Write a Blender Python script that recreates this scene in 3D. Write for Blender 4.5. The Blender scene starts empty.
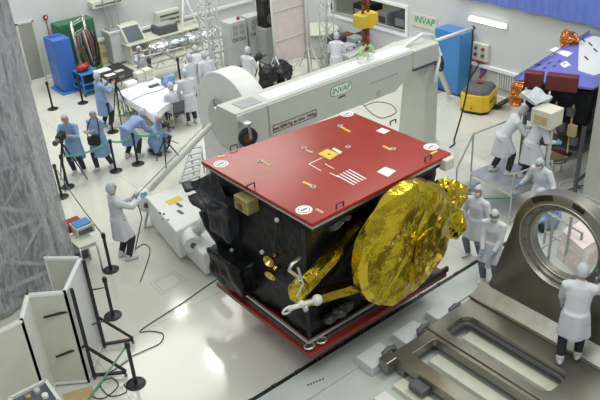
import bpy, bmesh, math, random
from mathutils import Vector, Matrix, noise
V = Vector
rnd = random.Random(7)
S = bpy.context.scene
COL = S.collection
PI = math.pi
# ------------------------------------------------------------------ camera
H, FPX = 8.8, 740.88
yaw, pitch, roll = 0.91702, 0.52522, -0.06458
fwd = V((math.cos(yaw)*math.cos(pitch), math.sin(yaw)*math.cos(pitch), -math.sin(pitch)))
r0 = V((math.sin(yaw), -math.cos(yaw), 0)); u0 = r0.cross(fwd)
cr, sr = math.cos(roll), math.sin(roll)
rt = cr*r0+sr*u0; up = -sr*r0+cr*u0
RM = Matrix((rt, up, -fwd)).transposed()
cd = bpy.data.cameras.new('camera'); cam = bpy.data.objects.new('camera', cd); COL.objects.link(cam)
cam.matrix_world = Matrix.Translation((0, 0, H)) @ RM.to_4x4()
cd.sensor_width = 36; cd.lens = FPX/600*36; cd.clip_end = 200
S.camera = cam
def ray(px, py): return RM @ V((px-300, 200-py, -FPX))
def P(px, py, z=0.0):
    r = ray(px, py); return V((0, 0, H))+r*((z-H)/r.z)
def onY(px, py, y):
    r = ray(px, py); return V((0, 0, H))+r*(y/r.y)
def onX(px, py, x):
    r = ray(px, py); return V((0, 0, H))+r*(x/r.x)
def proj(p):
    c = RM.transposed() @ (V(p)-V((0, 0, H))); return (300+FPX*c.x/-c.z, 200-FPX*c.y/-c.z)
def hgt(b, ty, z0=0.0):
    p = P(b[0], b[1], z0); k = z0
    while k < 7.5 and proj((p.x, p.y, k))[1] > ty: k += .005
    return k-z0
# ------------------------------------------------------------------ materials
MATS = {}
def nodes_of(name):
    m = bpy.data.materials.new(name); m.use_nodes = True
    nt = m.node_tree; return m, nt, nt.nodes['Principled BSDF']
def mat(name, col, rough=.5, metal=0., var=.06, scale=6., bump=0., bscale=40., coat=0., alpha=1., emit=0., voro=False, bdist=.02, spec=.5):
    if name in MATS: return MATS[name]
    m, nt, b = nodes_of(name); N, L = nt.nodes, nt.links
    b.inputs['Roughness'].default_value = rough; b.inputs['Metallic'].default_value = metal
    b.inputs['Coat Weight'].default_value = coat; b.inputs['Alpha'].default_value = alpha
    b.inputs['Specular IOR Level'].default_value = spec
    tc = N.new('ShaderNodeTexCoord'); nz = N.new('ShaderNodeTexNoise')
    nz.inputs['Scale'].default_value = scale; nz.inputs['Detail'].default_value = 4
    L.new(tc.outputs['Object'], nz.inputs['Vector'])
    rp = N.new('ShaderNodeValToRGB')
    rp.color_ramp.elements[0].position = .3; rp.color_ramp.elements[1].position = .7
    rp.color_ramp.elements[0].color = tuple(c*(1-var) for c in col)+(1,)
    rp.color_ramp.elements[1].color = tuple(min(1, c*(1+var)) for c in col)+(1,)
    L.new(nz.outputs['Fac'], rp.inputs['Fac']); L.new(rp.outputs['Color'], b.inputs['Base Color'])
    if bump:
        if voro:
            t = N.new('ShaderNodeTexVoronoi'); t.feature = 'SMOOTH_F1'; t.inputs['Smoothness'].default_value = .3; o = t.outputs['Distance']
        else:
            t = N.new('ShaderNodeTexNoise'); t.inputs['Detail'].default_value = 5; o = t.outputs['Fac']
        t.inputs['Scale'].default_value = bscale
        L.new(tc.outputs['Object'], t.inputs['Vector'])
        bp = N.new('ShaderNodeBump'); bp.inputs['Strength'].default_value = bump; bp.inputs['Distance'].default_value = bdist
        L.new(o, bp.inputs['Height']); L.new(bp.outputs['Normal'], b.inputs['Normal'])
    if emit:
        b.inputs['Emission Color'].default_value = tuple(col)+(1,); b.inputs['Emission Strength'].default_value = emit
    MATS[name] = m; return m
def floor_mat():
    m, nt, b = nodes_of('epoxy_floor'); N, L = nt.nodes, nt.links
    b.inputs['Roughness'].default_value = .11; b.inputs['Specular IOR Level'].default_value = .5
    tc = N.new('ShaderNodeTexCoord'); nz = N.new('ShaderNodeTexNoise'); nz.inputs['Scale'].default_value = .35; nz.inputs['Detail'].default_value = 3
    L.new(tc.outputs['Object'], nz.inputs['Vector'])
    rp = N.new('ShaderNodeValToRGB'); rp.color_ramp.elements[0].position = .35; rp.color_ramp.elements[1].position = .65
    rp.color_ramp.elements[0].color = (.60, .595, .53, 1); rp.color_ramp.elements[1].color = (.66, .655, .59, 1)
    L.new(nz.outputs['Fac'], rp.inputs['Fac'])
    br = N.new('ShaderNodeTexBrick'); br.offset = 0; br.inputs['Scale'].default_value = 1
    br.inputs['Brick Width'].default_value = 3.6; br.inputs['Row Height'].default_value = 3.1
    br.inputs['Mortar Size'].default_value = .006; br.inputs['Mortar Smooth'].default_value = .2
    mp = N.new('ShaderNodeMapping'); mp.inputs['Location'].default_value = (1.0, -.02, 0)
    L.new(tc.outputs['Object'], mp.inputs['Vector']); L.new(mp.outputs['Vector'], br.inputs['Vector'])
    mx = N.new('ShaderNodeMixRGB'); L.new(br.outputs['Fac'], mx.inputs['Fac']); L.new(rp.outputs['Color'], mx.inputs['Color1'])
    mx.inputs['Color2'].default_value = (.36, .36, .30, 1)
    L.new(mx.outputs['Color'], b.inputs['Base Color'])
    MATS['floor'] = m; return m
def plastic_mat():
    """clear wrapping sheet: haze gathers along creases, clear between them"""
    m, nt, b = nodes_of('plastic_sheet'); N, L = nt.nodes, nt.links
    b.inputs['Roughness'].default_value = .22; b.inputs['Specular IOR Level'].default_value = .8
    tc = N.new('ShaderNodeTexCoord'); mp = N.new('ShaderNodeMapping'); mp.inputs['Scale'].default_value = (1.5, 1, .28); mp.inputs['Rotation'].default_value = (0, .45, 0)
    L.new(tc.outputs['Object'], mp.inputs['Vector'])
    a = N.new('ShaderNodeTexNoise'); a.inputs['Scale'].default_value = .8; a.inputs['Detail'].default_value = 3; a.inputs['Distortion'].default_value = .6
    c = N.new('ShaderNodeTexNoise'); c.inputs['Scale'].default_value = 5.0; c.inputs['Detail'].default_value = 9; c.inputs['Distortion'].default_value = .5; c.inputs['Roughness'].default_value = .62
    for n in (a, c): L.new(mp.outputs['Vector'], n.inputs['Vector'])
    ab = N.new('ShaderNodeMath'); ab.operation = 'SUBTRACT'; ab.inputs[1].default_value = .5; L.new(c.outputs['Fac'], ab.inputs[0])
    ab2 = N.new('ShaderNodeMath'); ab2.operation = 'ABSOLUTE'; L.new(ab.outputs[0], ab2.inputs[0])
    cr_ = N.new('ShaderNodeMapRange'); cr_.inputs['From Min'].default_value = 0; cr_.inputs['From Max'].default_value = .10; cr_.inputs['To Min'].default_value = 1; cr_.inputs['To Max'].default_value = 0
    L.new(ab2.outputs[0], cr_.inputs['Value'])
    ar = N.new('ShaderNodeMapRange'); ar.inputs['From Min'].default_value = .3; ar.inputs['From Max'].default_value = .7; ar.inputs['To Min'].default_value = .14; ar.inputs['To Max'].default_value = .50
    L.new(a.outputs['Fac'], ar.inputs['Value'])
    ad = N.new('ShaderNodeMath'); ad.operation = 'MULTIPLY_ADD'; ad.inputs[1].default_value = .22; L.new(cr_.outputs['Result'], ad.inputs[0]); L.new(ar.outputs['Result'], ad.inputs[2]); ad.use_clamp = True
    L.new(ad.outputs[0], b.inputs['Alpha'])
    rp = N.new('ShaderNodeValToRGB'); rp.color_ramp.elements[0].color = (.46, .47, .52, 1); rp.color_ramp.elements[1].color = (.66, .68, .72, 1)
    L.new(cr_.outputs['Result'], rp.inputs['Fac']); L.new(rp.outputs['Color'], b.inputs['Base Color'])
    bp = N.new('ShaderNodeBump'); bp.inputs['Strength'].default_value = 1; bp.inputs['Distance'].default_value = .12
    L.new(c.outputs['Fac'], bp.inputs['Height']); L.new(bp.outputs['Normal'], b.inputs['Normal'])
    MATS['plastic'] = m; return m
floor_mat(); plastic_mat()
mat('wall', (.58, .60, .61), .6, var=.02, scale=1)
mat('trimw', (.80, .82, .82), .5, var=.02)
mat('white', (.70, .72, .69), .4, var=.03, scale=3)
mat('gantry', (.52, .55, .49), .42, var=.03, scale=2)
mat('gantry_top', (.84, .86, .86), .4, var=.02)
mat('beige', (.62, .62, .52), .5, var=.03)
mat('cream', (.60, .61, .52), .5, var=.04)
mat('grey', (.34, .36, .36), .5)
mat('lgrey', (.50, .52, .52), .5)
mat('dgrey', (.10, .10, .11), .5)
mat('black', (.012, .012, .013), .45, var=.2)
mat('blackrub', (.02, .02, .02), .6, var=.2)
mat('blue', (.045, .145, .50), .38, var=.06, scale=2)
mat('blue2', (.05, .22, .52), .38, var=.06, scale=2)
mat('curtain', (.13, .20, .60), .8, var=.05)
mat('green', (.035, .14, .065), .5, var=.1)
mat('greenl', (.02, .30, .14), .5)
mat('red', (.30, .026, .017), .24, var=.10, scale=1.5, spec=.4)
mat('redpl', (.22, .018, .013), .35, var=.12, scale=3)
mat('dred', (.13, .02, .02), .4, var=.12)
mat('mli', (.005, .006, .007), .40, var=.35, scale=9, bump=.7, bscale=6, bdist=.05, spec=.28)
mat('mli2', (.022, .024, .030), .40, var=.35, scale=9, bump=.8, bscale=7, bdist=.05, spec=.3)
mat('gold', (.62, .46, .035), .20, metal=1, var=.15, scale=2, bump=.45, bscale=3.2, bdist=.10)
mat('brass', (.70, .50, .16), .25, metal=1, var=.2)
mat('goldbox', (.36, .31, .11), .4, metal=.4, var=.2, bump=.3, bscale=20)
mat('ofoil', (.70, .22, .05), .25, metal=.8, var=.35, scale=12, bump=.9, bscale=14, voro=True, bdist=.05)
mat('silver', (.72, .74, .74), .25, metal=1, var=.12, bump=.5, bscale=10, voro=True, bdist=.05)
mat('alu', (.62, .63, .62), .35, metal=.8, var=.06, bscale=30, bump=.05)
mat('steel', (.26, .25, .215), .34, metal=.8, var=.12, scale=2.2, bump=.06, bscale=25)
mat('steelrim', (.46, .455, .43), .42, metal=.9, var=.12, scale=5)
mat('yellow', (.75, .50, .02), .4, var=.08)
mat('yellowst', (.66, .50, .05), .5)
mat('rust', (.22, .07, .035), .5, metal=.3, var=.3, scale=20)
mat('lime', (.50, .68, .32), .5)
mat('coat_white', (.58, .60, .65), .75, var=.05, scale=5, bump=.35, bscale=16)
mat('coat_blue', (.22, .33, .55), .75, var=.06, scale=5, bump=.35, bscale=16)
mat('cap', (.47, .52, .57), .7, var=.08, scale=20, bump=.5, bscale=60)
mat('mask', (.62, .70, .74), .7)
mat('skin', (.50, .27, .19), .5, var=.05)
mat('eye', (.03, .02, .02), .3)
mat('lip', (.42, .14, .12), .5)
mat('hair', (.05, .03, .02), .6, bump=.6, bscale=80)
mat('trousers', (.025, .028, .036), .75, var=.15)
mat('trousers_grey', (.16, .18, .22), .75, var=.1)
mat('cover', (.60, .61, .60), .7, bump=.4, bscale=30)
mat('glove', (.20, .38, .52), .45)
mat('glovew', (.70, .72, .75), .45)
mat('paper', (.82, .82, .80), .6)
mat('cloth', (.74, .75, .78), .7, var=.05, bump=.5, bscale=6, bdist=.05)
mat('pink', (.72, .62, .60), .6, var=.06, bump=.4, bscale=4, bdist=.05)
mat('tan', (.50, .38, .20), .6)
mat('glass', (.045, .05, .052), .15, var=.1)
mat('glow', (1.0, .97, .80), .5, emit=3.0, var=0)
mat('bluep', (.17, .18, .52), .38, var=.08, scale=4)
mat('screen', (.10, .12, .14), .2)
mat('foilg', (.42, .50, .46), .3, metal=.9, var=.3, bump=.5, bscale=10)
mat('deck', (.47, .52, .48), .35, var=.05, scale=2)
mat('doorg', (.30, .30, .27), .5)
mat('purple', (.18, .08, .25), .5)
mat('cable_green', (.12, .42, .28), .5)
# ------------------------------------------------------------------ mesh builder
class M:
    def __init__(s): s.bm = bmesh.new(); s.mi = 0
    def _f(s, vs):
        try:
            f = s.bm.faces.new(vs); f.material_index = s.mi; return f
        except ValueError: return None
    def hexa(s, b, t):
        vb = [s.bm.verts.new(p) for p in b]; vt = [s.bm.verts.new(p) for p in t]; n = len(b)
        s._f(vb[::-1]); s._f(vt)
        for i in range(n): s._f([vb[i], vb[(i+1) % n], vt[(i+1) % n], vt[i]])
        return s
    def box(s, x0, y0, z0, dx, dy, dz):
        b = [(x0, y0, z0), (x0+dx, y0, z0), (x0+dx, y0+dy, z0), (x0, y0+dy, z0)]
        return s.hexa([V(p) for p in b], [V(p)+V((0, 0, dz)) for p in b])
    def cbox(s, c, size, mtx=None):
        h = V(size)*.5; q = [V((a*h.x, b*h.y, d*h.z)) for d in (-1, 1) for a, b in ((-1, -1), (1, -1), (1, 1), (-1, 1))]
        if mtx: q = [mtx @ p for p in q]
        q = [p+V(c) for p in q]; return s.hexa(q[:4], q[4:])
    def bar(s, a, b, w, h=None, upv=(0, 0, 1)):
        a, b = V(a), V(b); h = h or w; d = (b-a).normalized(); u = V(upv)
        if abs(d.dot(u)) > .95: u = V((1, 0, 0))
        x = d.cross(u).normalized()*w/2; y = x.cross(d).normalized()*h/2
        q = [-x-y, x-y, x+y, -x+y]; return s.hexa([a+k for k in q], [b+k for k in q])
    def prism(s, pts, off): # pts in 3D, offset vector
        off = V(off); return s.hexa([V(p) for p in pts], [V(p)+off for p in pts])
    def loft(s, rings, cap=True):
        R = [[s.bm.verts.new(p) for p in r] for r in rings]; n = len(R[0])
        for a, b in zip(R, R[1:]):
            for i in range(n): s._f([a[i], a[(i+1) % n], b[(i+1) % n], b[i]])
        if cap: s._f(R[0][::-1]); s._f(R[-1])
        return s
    def path(s, pts, r, n=8, closed=False):
        pts = [V(p) for p in pts]; rs = r if isinstance(r, (list, tuple)) else [r]*len(pts); rings = []; x = None
        for i, p in enumerate(pts):
            if closed: d = pts[(i+1) % len(pts)]-pts[i-1]
            else: d = pts[min(i+1, len(pts)-1)]-pts[max(i-1, 0)]
            d.normalize()
            if x is None:
                x = d.orthogonal().normalized()
            x = (x-d*x.dot(d)); x = x.normalized() if x.length > 1e-6 else d.orthogonal().normalized()
            y = d.cross(x)
            rings.append([p+(x*math.cos(2*PI*k/n)+y*math.sin(2*PI*k/n))*rs[i] for k in range(n)])
        if closed: rings.append(rings[0]); return s.loft(rings, False)
        return s.loft(rings)
    def tube(s, a, b, ra, rb=None, n=12): return s.path([a, b], [ra, ra if rb is None else rb], n)
    def ell(s, c, r, n=12, m=8, mtx=None, fn=None):
        c = V(c); r = V(r) if hasattr(r, '__len__') else V((r, r, r)); rings = []
        for j in range(1, m):
            t = PI*j/m; rg = []
            for i in range(n):
                a = 2*PI*i/n; p = V((math.sin(t)*math.cos(a)*r.x, math.sin(t)*math.sin(a)*r.y, -math.cos(t)*r.z))
                if fn: p = fn(p)
                if mtx: p = mtx @ p
                rg.append(p+c)
            rings.append(rg)
        R = [[s.bm.verts.new(p) for p in g] for g in rings]
        def pole(z):
            p = V((0, 0, z))
            if fn: p = fn(p)
            if mtx: p = mtx @ p
            return s.bm.verts.new(p+c)
        b, t = pole(-r.z), pole(r.z)
        for a, d in zip(R, R[1:]):
            for i in range(n): s._f([a[i], a[(i+1) % n], d[(i+1) % n], d[i]])
        for i in range(n): s._f([b, R[0][(i+1) % n], R[0][i]]); s._f([t, R[-1][i], R[-1][(i+1) % n]])
        return s
    def lathe(s, prof, o=(0, 0, 0), axis=(0, 0, 1), n=24):
        o, ax = V(o), V(axis).normalized(); x = ax.orthogonal().normalized(); y = ax.cross(x)
        return s.loft([[o+ax*z+(x*math.cos(2*PI*k/n)+y*math.sin(2*PI*k/n))*max(r, 1e-4) for k in range(n)] for r, z in prof])
    def mesh(s, name):
        bmesh.ops.recalc_face_normals(s.bm, faces=s.bm.faces)
        me = bpy.data.meshes.new(name); s.bm.to_mesh(me); s.bm.free(); return me
    def build(s, name, m, parent=None, world=True, smooth=False, bevel=0.):
        me = s.mesh(name)
        return link(me, name, m, parent, world, smooth, bevel)
def link(me, name, m, parent=None, world=True, smooth=False, bevel=0.):
    for k in (m if isinstance(m, (list, tuple)) else [m]): me.materials.append(MATS[k])
    o = bpy.data.objects.new(name, me); COL.objects.link(o)
    if parent:
        if world: me.transform(parent['_m_inv'] if False else PM[parent.name].inverted())
        o.parent = parent; PM[o.name] = PM[parent.name]
    else:
        xs = [v.co for v in me.vertices]
        c = V(((min(p.x for p in xs)+max(p.x for p in xs))/2, (min(p.y for p in xs)+max(p.y for p in xs))/2, min(p.z for p in xs)))
        me.transform(Matrix.Translation(-c)); o.location = c; PM[o.name] = Matrix.Translation(c)
    if smooth:
        for p in me.polygons: p.use_smooth = True
        if smooth == 'auto': me.set_sharp_from_angle(angle=R_(40))
    if bevel:
        b = o.modifiers.new('bevel', 'BEVEL'); b.width = bevel; b.segments = 2; b.limit_method = 'ANGLE'; b.angle_limit = R_(40)
    return o
PM = {}
def R_(d): return d*PI/180
def tag(o, label=None, cat=None, group=None, kind=None):
    if label: o['label'] = label
    if cat: o['category'] = cat
    if group: o['group'] = group
    if kind: o['kind'] = kind
    return o
def thing(name, label, cat, loc, rz=0., group=None):
    o = bpy.data.objects.new(name, None); COL.objects.link(o); o.empty_display_size = .1
    o.location = loc; o.rotation_euler = (0, 0, rz)
    PM[o.name] = Matrix.Translation(V(loc)) @ Matrix.Rotation(rz, 4, 'Z')
    return tag(o, label, cat, group)
def dup(root, loc, rz=None, label=None):
    r = root.copy(); COL.objects.link(r); r.location = loc
    if rz is not None: r.rotation_euler = (0, 0, rz)
    if label: r['label'] = label
    PM[r.name] = Matrix.Translation(V(loc)) @ Matrix.Rotation(r.rotation_euler.z, 4, 'Z')
    for ch in [c for c in root.children]:
        c = ch.copy(); COL.objects.link(c); c.parent = r
        for g in [g for g in ch.children]:
            d = g.copy(); COL.objects.link(d); d.parent = c
    return r
def struct(o): o['kind'] = 'structure'; return o
def crinkle(o, sub, amp, scale, seed=0, dirv=None):
    """subdivide faces and push the vertices by noise: crumpled foil"""
    bm = bmesh.new(); bm.from_mesh(o.data)
    for _ in range(sub): bmesh.ops.subdivide_edges(bm, edges=[e for e in bm.edges if e.calc_length() > .06], cuts=1, use_grid_fill=True)
    bm.normal_update()
    for v in bm.verts:
        q = v.co*scale+V((seed*3.1, seed*1.7, seed)); n = noise.noise(q)+.6*abs(noise.noise(q*2.3))
        v.co += (v.normal if dirv is None else V(dirv))*amp*n
    bm.to_mesh(o.data); bm.free()
    return o
def cb(base, right, left, top, z0=0.):
    b = P(*base, z0); return (b.x, b.y, z0, P(*right, z0).x-b.x, P(*left, z0).y-b.y, hgt(base, top[1], z0))
def sub_mod(me, fn):
    o = bpy.data.objects.new('tmp', me); COL.objects.link(o); fn(o)
    dg = bpy.context.evaluated_depsgraph_get(); dg.update()
    r = bpy.data.meshes.new_from_object(o.evaluated_get(dg)); bpy.data.objects.remove(o); return r
def fused(mb, voxel, it=4):
    me = mb.mesh('fused')
    def f(o):
        r = o.modifiers.new('r', 'REMESH'); r.mode = 'VOXEL'; r.voxel_size = voxel
        s = o.modifiers.new('s', 'SMOOTH'); s.iterations = it; s.factor = .5
    return sub_mod(me, f)
def text_mesh(txt, size, ext=.004):
    c = bpy.data.curves.new('t', 'FONT'); c.body = txt; c.size = size; c.extrude = ext; c.align_x = 'CENTER'; c.align_y = 'CENTER'
    o = bpy.data.objects.new('t', c); COL.objects.link(o)
    dg = bpy.context.evaluated_depsgraph_get(); dg.update()
    me = bpy.data.meshes.new_from_object(o.evaluated_get(dg)); bpy.data.objects.remove(o); return me
def text(name, txt, size, m, parent, origin, xdir, updir, shear=0., bold=0.):
    me = text_mesh(txt, size)
    x = V(xdir).normalized(); y = V(updir).normalized(); z = x.cross(y)
    mt = Matrix((x, y, z)).transposed().to_4x4(); sh = Matrix.Identity(4); sh[0][1] = shear; mt = Matrix.Translation(V(origin)) @ mt @ sh
    me.transform(mt); me.materials.clear()
    return link(me, name, m, parent)

# ------------------------------------------------------------------ people
def ik(a, b, l1, l2, pole):
    a, b = V(a), V(b); d = b-a; L = d.length; mx = (l1+l2)*.985
    if L > mx: b = a+d*(mx/L); d = b-a; L = mx
    k = (l1*l1-l2*l2+L*L)/(2*L); h = math.sqrt(max(l1*l1-k*k, 1e-6)); n = d.normalized()
    p = V(pole); p = (p-n*p.dot(n)).normalized(); return a+n*k+p*h, b
def ring(c, ax, ay, n=20, rip=0., ph=0.):
    return [V(c)+V(ax)*math.cos(2*PI*k/n)*(1+rip*math.sin(5*2*PI*k/n+ph))+V(ay)*math.sin(2*PI*k/n)*(1+rip*math.sin(5*2*PI*k/n+ph)) for k in range(n)]
def hand_mesh(mb, w, d, nrm, side, curl, g=1.0):
    """palm, four fingers of unequal length, thumb from the side near the wrist"""
    d = V(d).normalized(); nrm = V(nrm); nrm = (nrm-d*nrm.dot(d)).normalized(); s = d.cross(nrm)*side
    w = V(w)-d*.012
    rings = []
    for t, wd, th in ((0, .028, .020), (.02, .032, .020), (.055, .041, .019), (.085, .042, .016), (.092, .038, .013)):
        rings.append(ring(w+d*t, s*wd*g, nrm*th*g, 12))
    mb.loft(rings)
    for k, (off, ln) in enumerate(((-.030, .062), (-.010, .075), (.011, .080), (.031, .072))):
        p = w+d*.072+s*off; pts = [p]; a = -.1
        for j, fr in enumerate((.42, .34, .24)):
            a += curl*(.7+.15*j); p = p+(d*math.cos(a)-nrm*math.sin(a))*(ln*fr+(.014 if j == 0 else 0)); pts.append(p)
        mb.path(pts, [.0095*g, .009*g, .0082*g, .0062*g], 7)
    p = w+d*.02+s*.026; q = p+(s*.75+d*.6-nrm*.25).normalized()*.036
    q2 = q+(s*.25+d*.9-nrm*(.3+.5*curl)).normalized()*.030; q3 = q2+(d*.8-s*.2-nrm*(.4+.5*curl)).normalized()*.024
    mb.path([p, q, q2, q3], [.013*g, .011*g, .010*g, .007*g], 7)
def head_fn(p):
    x, y, z = p; q = V((x, y, z))
    if z < 0: q.x *= 1+z*2.2; q.y *= 1+z*.9
    def g(cx, cz, sx, sz): return math.exp(-((x-cx)/sx)**2-((z-cz)/sz)**2)
    if y > 0:
        q.y += .026*g(0, -.022, .013, .022)+.006*g(0, .01, .010, .03)-.012*(g(-.032, .008, .016, .013)+g(.032, .008, .016, .013))
        q.y += .006*g(0, .032, .05, .010)+.005*g(0, -.062, .022, .008)+.006*g(0, -.092, .025, .015)
    return q
def person(label, at, face, h=1.75, z=0., coat='white', hands=None, feet=None, pelvis=(0, 0, .93), lean=0., side=0., head=(0, 0), legs='trousers',
           glove='glove', mask=True, cap=True, hem=.46, group=None, curl=.5, seat=False, skirt=False, handn=None, xy=None):
    """at: floor point (pixel), face: pixel of a floor point looked towards; lean/side in degrees; hands/feet: local targets (x right, y forward, z up)"""
    b = P(at[0], at[1], z) if xy is None else V(xy); tgt = P(face[0], face[1], z); dv = tgt-b; rz = math.atan2(dv.y, dv.x)-PI/2
    T = thing('person', label, 'person', b, rz, group); k = h/1.75
    pel = V(pelvis); RL = Matrix.Rotation(R_(-lean), 3, 'X') @ Matrix.Rotation(R_(side), 3, 'Y')
    def U(x, y, zz): return pel+RL @ V((x, y, zz))
    neck = U(0, .0, .52); hd = U(0, .02, .53)+V((0, 0, 0)); HR = Matrix.Rotation(R_(-lean*.5-head[1]), 3, 'X'); HR = Matrix.Rotation(R_(head[0]), 3, 'Z') @ HR
    hc = neck+HR @ V((0, .02, .155))
    feet = feet or [(-.12, .0, 0), (.12, .06, 0)]
    hands = hands or [(-.28, .08, .78), (.28, .08, .78)]
    body = M(); trs = M(); ct = M(); arms = []
    Ux, Uy, Uz = RL @ V((1, 0, 0)), RL @ V((0, 1, 0)), RL @ V((0, 0, 1))
    # torso of the body
    body.loft([ring(U(0, 0, -.06), Ux*.15, Uy*.10, 16), ring(U(0, 0, .10), Ux*.14, Uy*.09, 16), ring(U(0, .01, .32), Ux*.165, Uy*.10, 16), ring(U(0, 0, .46), Ux*.14, Uy*.08, 16), ring(U(0, 0, .52), Ux*.06, Uy*.05, 16)])
    body.tube(U(0, 0, .47), hc-HR @ V((0, .01, .06)), .058, .052)
    rp = .025
    ct.loft([ring(U(0, .0, -.10), Ux*.21, Uy*.145, 20, rp, 1), ring(U(0, .0, .05), Ux*.185, Uy*.125, 20, rp, 2), ring(U(0, .0, .18), Ux*.178, Uy*.122, 20), ring(U(0, .01, .32), Ux*.20, Uy*.130), ring(U(0, 0, .43), Ux*.185, Uy*.105), ring(U(0, 0, .50), Ux*.095, Uy*.075), ring(U(0, 0, .545), Ux*.070, Uy*.068)])
    for i, s in enumerate((-1, 1)):
        hip = pel+V((s*.095, 0, -.02)); ft = V(feet[i]); ank = ft+V((0, -.03, .085)); fd = V((s*.12, 1, 0)).normalized()
        kn, ank = ik(hip, ank, .45, .43, (s*.12, 1, 0.02))
        body.path([hip, kn, ank], [.085, .058, .042], 10); body.ell(ank+fd*.06+V((0, 0, -.04)), (.04, .1, .035), mtx=Matrix.Rotation(math.atan2(-fd.x, fd.y), 3, 'Z'))
        trs.path([hip+V((0, 0, .05)), (hip+kn)/2, kn, (kn+ank)/2, ank+V((0, 0, .0))], [.105, .098, .080, .074, .062], 14)
        ct.path([hip, hip.lerp(kn, .5), hip.lerp(kn, .9 if (seat or hem < .6) else .6)], [.118, .115, .105], 12)
        sh = U(s*.185, 0, .425); wr = V(hands[i]); el, wr = ik(sh, wr, .30, .27, (s*.55, -.35, -1))
        body.path([sh, el, wr], [.052, .042, .030], 10); body.ell(sh, .058)
        ct.path([U(s*.10, 0, .435), sh, sh.lerp(el, .5), el, el.lerp(wr, .5), wr-(wr-el)*.06], [.085, .084, .070, .062, .052, .044], 14)
        dd = (wr-el).normalized(); nr = V(handn[i]) if handn else V((-s*.8, .2, -.3)); arms.append((wr, dd, nr, s))
        sc = M(); rot = Matrix.Rotation(math.atan2(-fd.x, fd.y), 3, 'Z')
        def ff(p):
            q = p.copy()
            if q.z < -.035: q.z = -.035
            q.z *= (1.25 if q.y < 0 else 1-.25*q.y/.15); return q
        sc.ell(ank+fd*.055+V((0, 0, -.050+.01)), (.056, .155, .045), 14, 10, mtx=rot, fn=ff)
        sc.path([ank+V((0, 0, -.04)), ank+V((0, 0, .07))], [.062, .064], 12)
        me = fused(sc, .013, 2); me.transform(Matrix.Scale(k, 4)); link(me, 'shoe_cover', 'cover', T, False, True)
    if skirt: ct.ell(pel+V((0, .12, -.10)), (.27, .30, .25), 20, 12)
    if not seat:
        zb = hem; dn = V((0, 0, -1)); c0 = pel+V((0, 0, .05)); fm = (V(feet[0])+V(feet[1]))*.5; bc = V((fm.x*.4+pel.x*.6, fm.y*.4+pel.y*.6, zb)); sp = abs(feet[0][0]-feet[1][0])*.25
        sy = abs(feet[0][1]-feet[1][1])*.3
        ct.loft([ring(c0.lerp(bc, t), (.195+.020*t+sp*t*.5, 0, 0), (0, .150+.022*t+sy*t, 0), 24, .03+.05*t, 1.3+t) for t in (0, .25, .5, .75, 1)])
    # hands joined on the body
    me = fused(body, .017, 3); bm = bmesh.new(); bm.from_mesh(me); hb = M(); hb.bm.free(); hb.bm = bm
    hb.ell(hc, (.076, .094, .118), 28, 22, mtx=HR, fn=head_fn)
    for s in (-1, 1): hb.ell(hc+HR @ V((s*.076, -.005, -.008)), (.012, .022, .032), 8, 6, mtx=HR)
    hb.mi = 1
    for s in (-1, 1): hb.ell(hc+HR @ V((s*.032, .078, .008)), (.013, .007, .007), 8, 6, mtx=HR)
    hb.mi = 2; hb.ell(hc+HR @ V((0, .083, -.056)), (.022, .008, .006), 8, 6, mtx=HR); hb.mi = 0
    for a in arms: hand_mesh(hb, a[0], a[1], a[2], a[3], curl)
    me = hb.mesh('body'); me.transform(Matrix.Scale(k, 4)); link(me, 'body', ['skin', 'eye', 'lip'], T, False, True)
    if glove:
        for a in arms:
            g = M(); hand_mesh(g, a[0]-a[1]*.004, a[1], a[2], a[3], curl, 1.14); g.path([a[0]-a[1]*.06, a[0]+a[1]*.01], [.040, .033], 10)
            me = g.mesh('glove'); me.transform(Matrix.Scale(k, 4)); link(me, 'glove', glove, T, False, True)
    me = fused(trs, .018, 3); me.transform(Matrix.Scale(k, 4)); link(me, 'trousers', legs, T, False, True)
    me = fused(ct, .018, 4); me.transform(Matrix.Scale(k, 4)); link(me, 'lab_coat', 'coat_'+coat, T, False, True)
    c = M(); c.ell((0, 0, 0), (.092, .112, .132), 24, 18, fn=lambda p: V((p.x*(1+.03*math.sin(9*p.z*40)), p.y, p.z)))
    bmesh.ops.delete(c.bm, geom=[f for f in c.bm.faces if (lambda q: (q.y > .035 and q.z < .062 and (cap or q.z < .09)) or q.z < -.085 or (not cap and q.y > .02 and q.z < .03))(f.calc_center_median())], context='FACES')
    for v in c.bm.verts: v.co = HR @ v.co + hc
    me = c.mesh('cap'); me.transform(Matrix.Scale(k, 4)); o = link(me, 'hair_net' if cap else 'hair', 'cap' if cap else 'hair', T, False, True)
    sm = o.modifiers.new('solid', 'SOLIDIFY'); sm.thickness = .008*k; sm.offset = -1
    if mask:
        c = M(); c.ell((0, .004, 0), (.080, .108, .120), 24, 18)
        bmesh.ops.delete(c.bm, geom=[f for f in c.bm.faces if (lambda q: q.y < .045 or q.z > -.008 or q.z < -.095)(f.calc_center_median())], context='FACES')
        for v in c.bm.verts: v.co = HR @ v.co + hc
        me = c.mesh('mask'); me.transform(Matrix.Scale(k, 4)); o = link(me, 'face_mask', 'mask', T, False, True)
        sm = o.modifiers.new('solid', 'SOLIDIFY'); sm.thickness = .006*k
    T['_k'] = k; del T['_k']
    return T, b, rz, k
def lw(pr, p):
    """local point of a person to the world"""
    T, b, rz, k = pr; return b+Matrix.Rotation(rz, 3, 'Z') @ (V(p)*k)
# ================================================================== the hall
XW, YW = 17.2, 24.7
struct(M().box(-9, -4, -.1, XW+9, YW+4, .1).build('floor', 'floor'))
bpy.data.objects['floor'].location  # one slab
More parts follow.
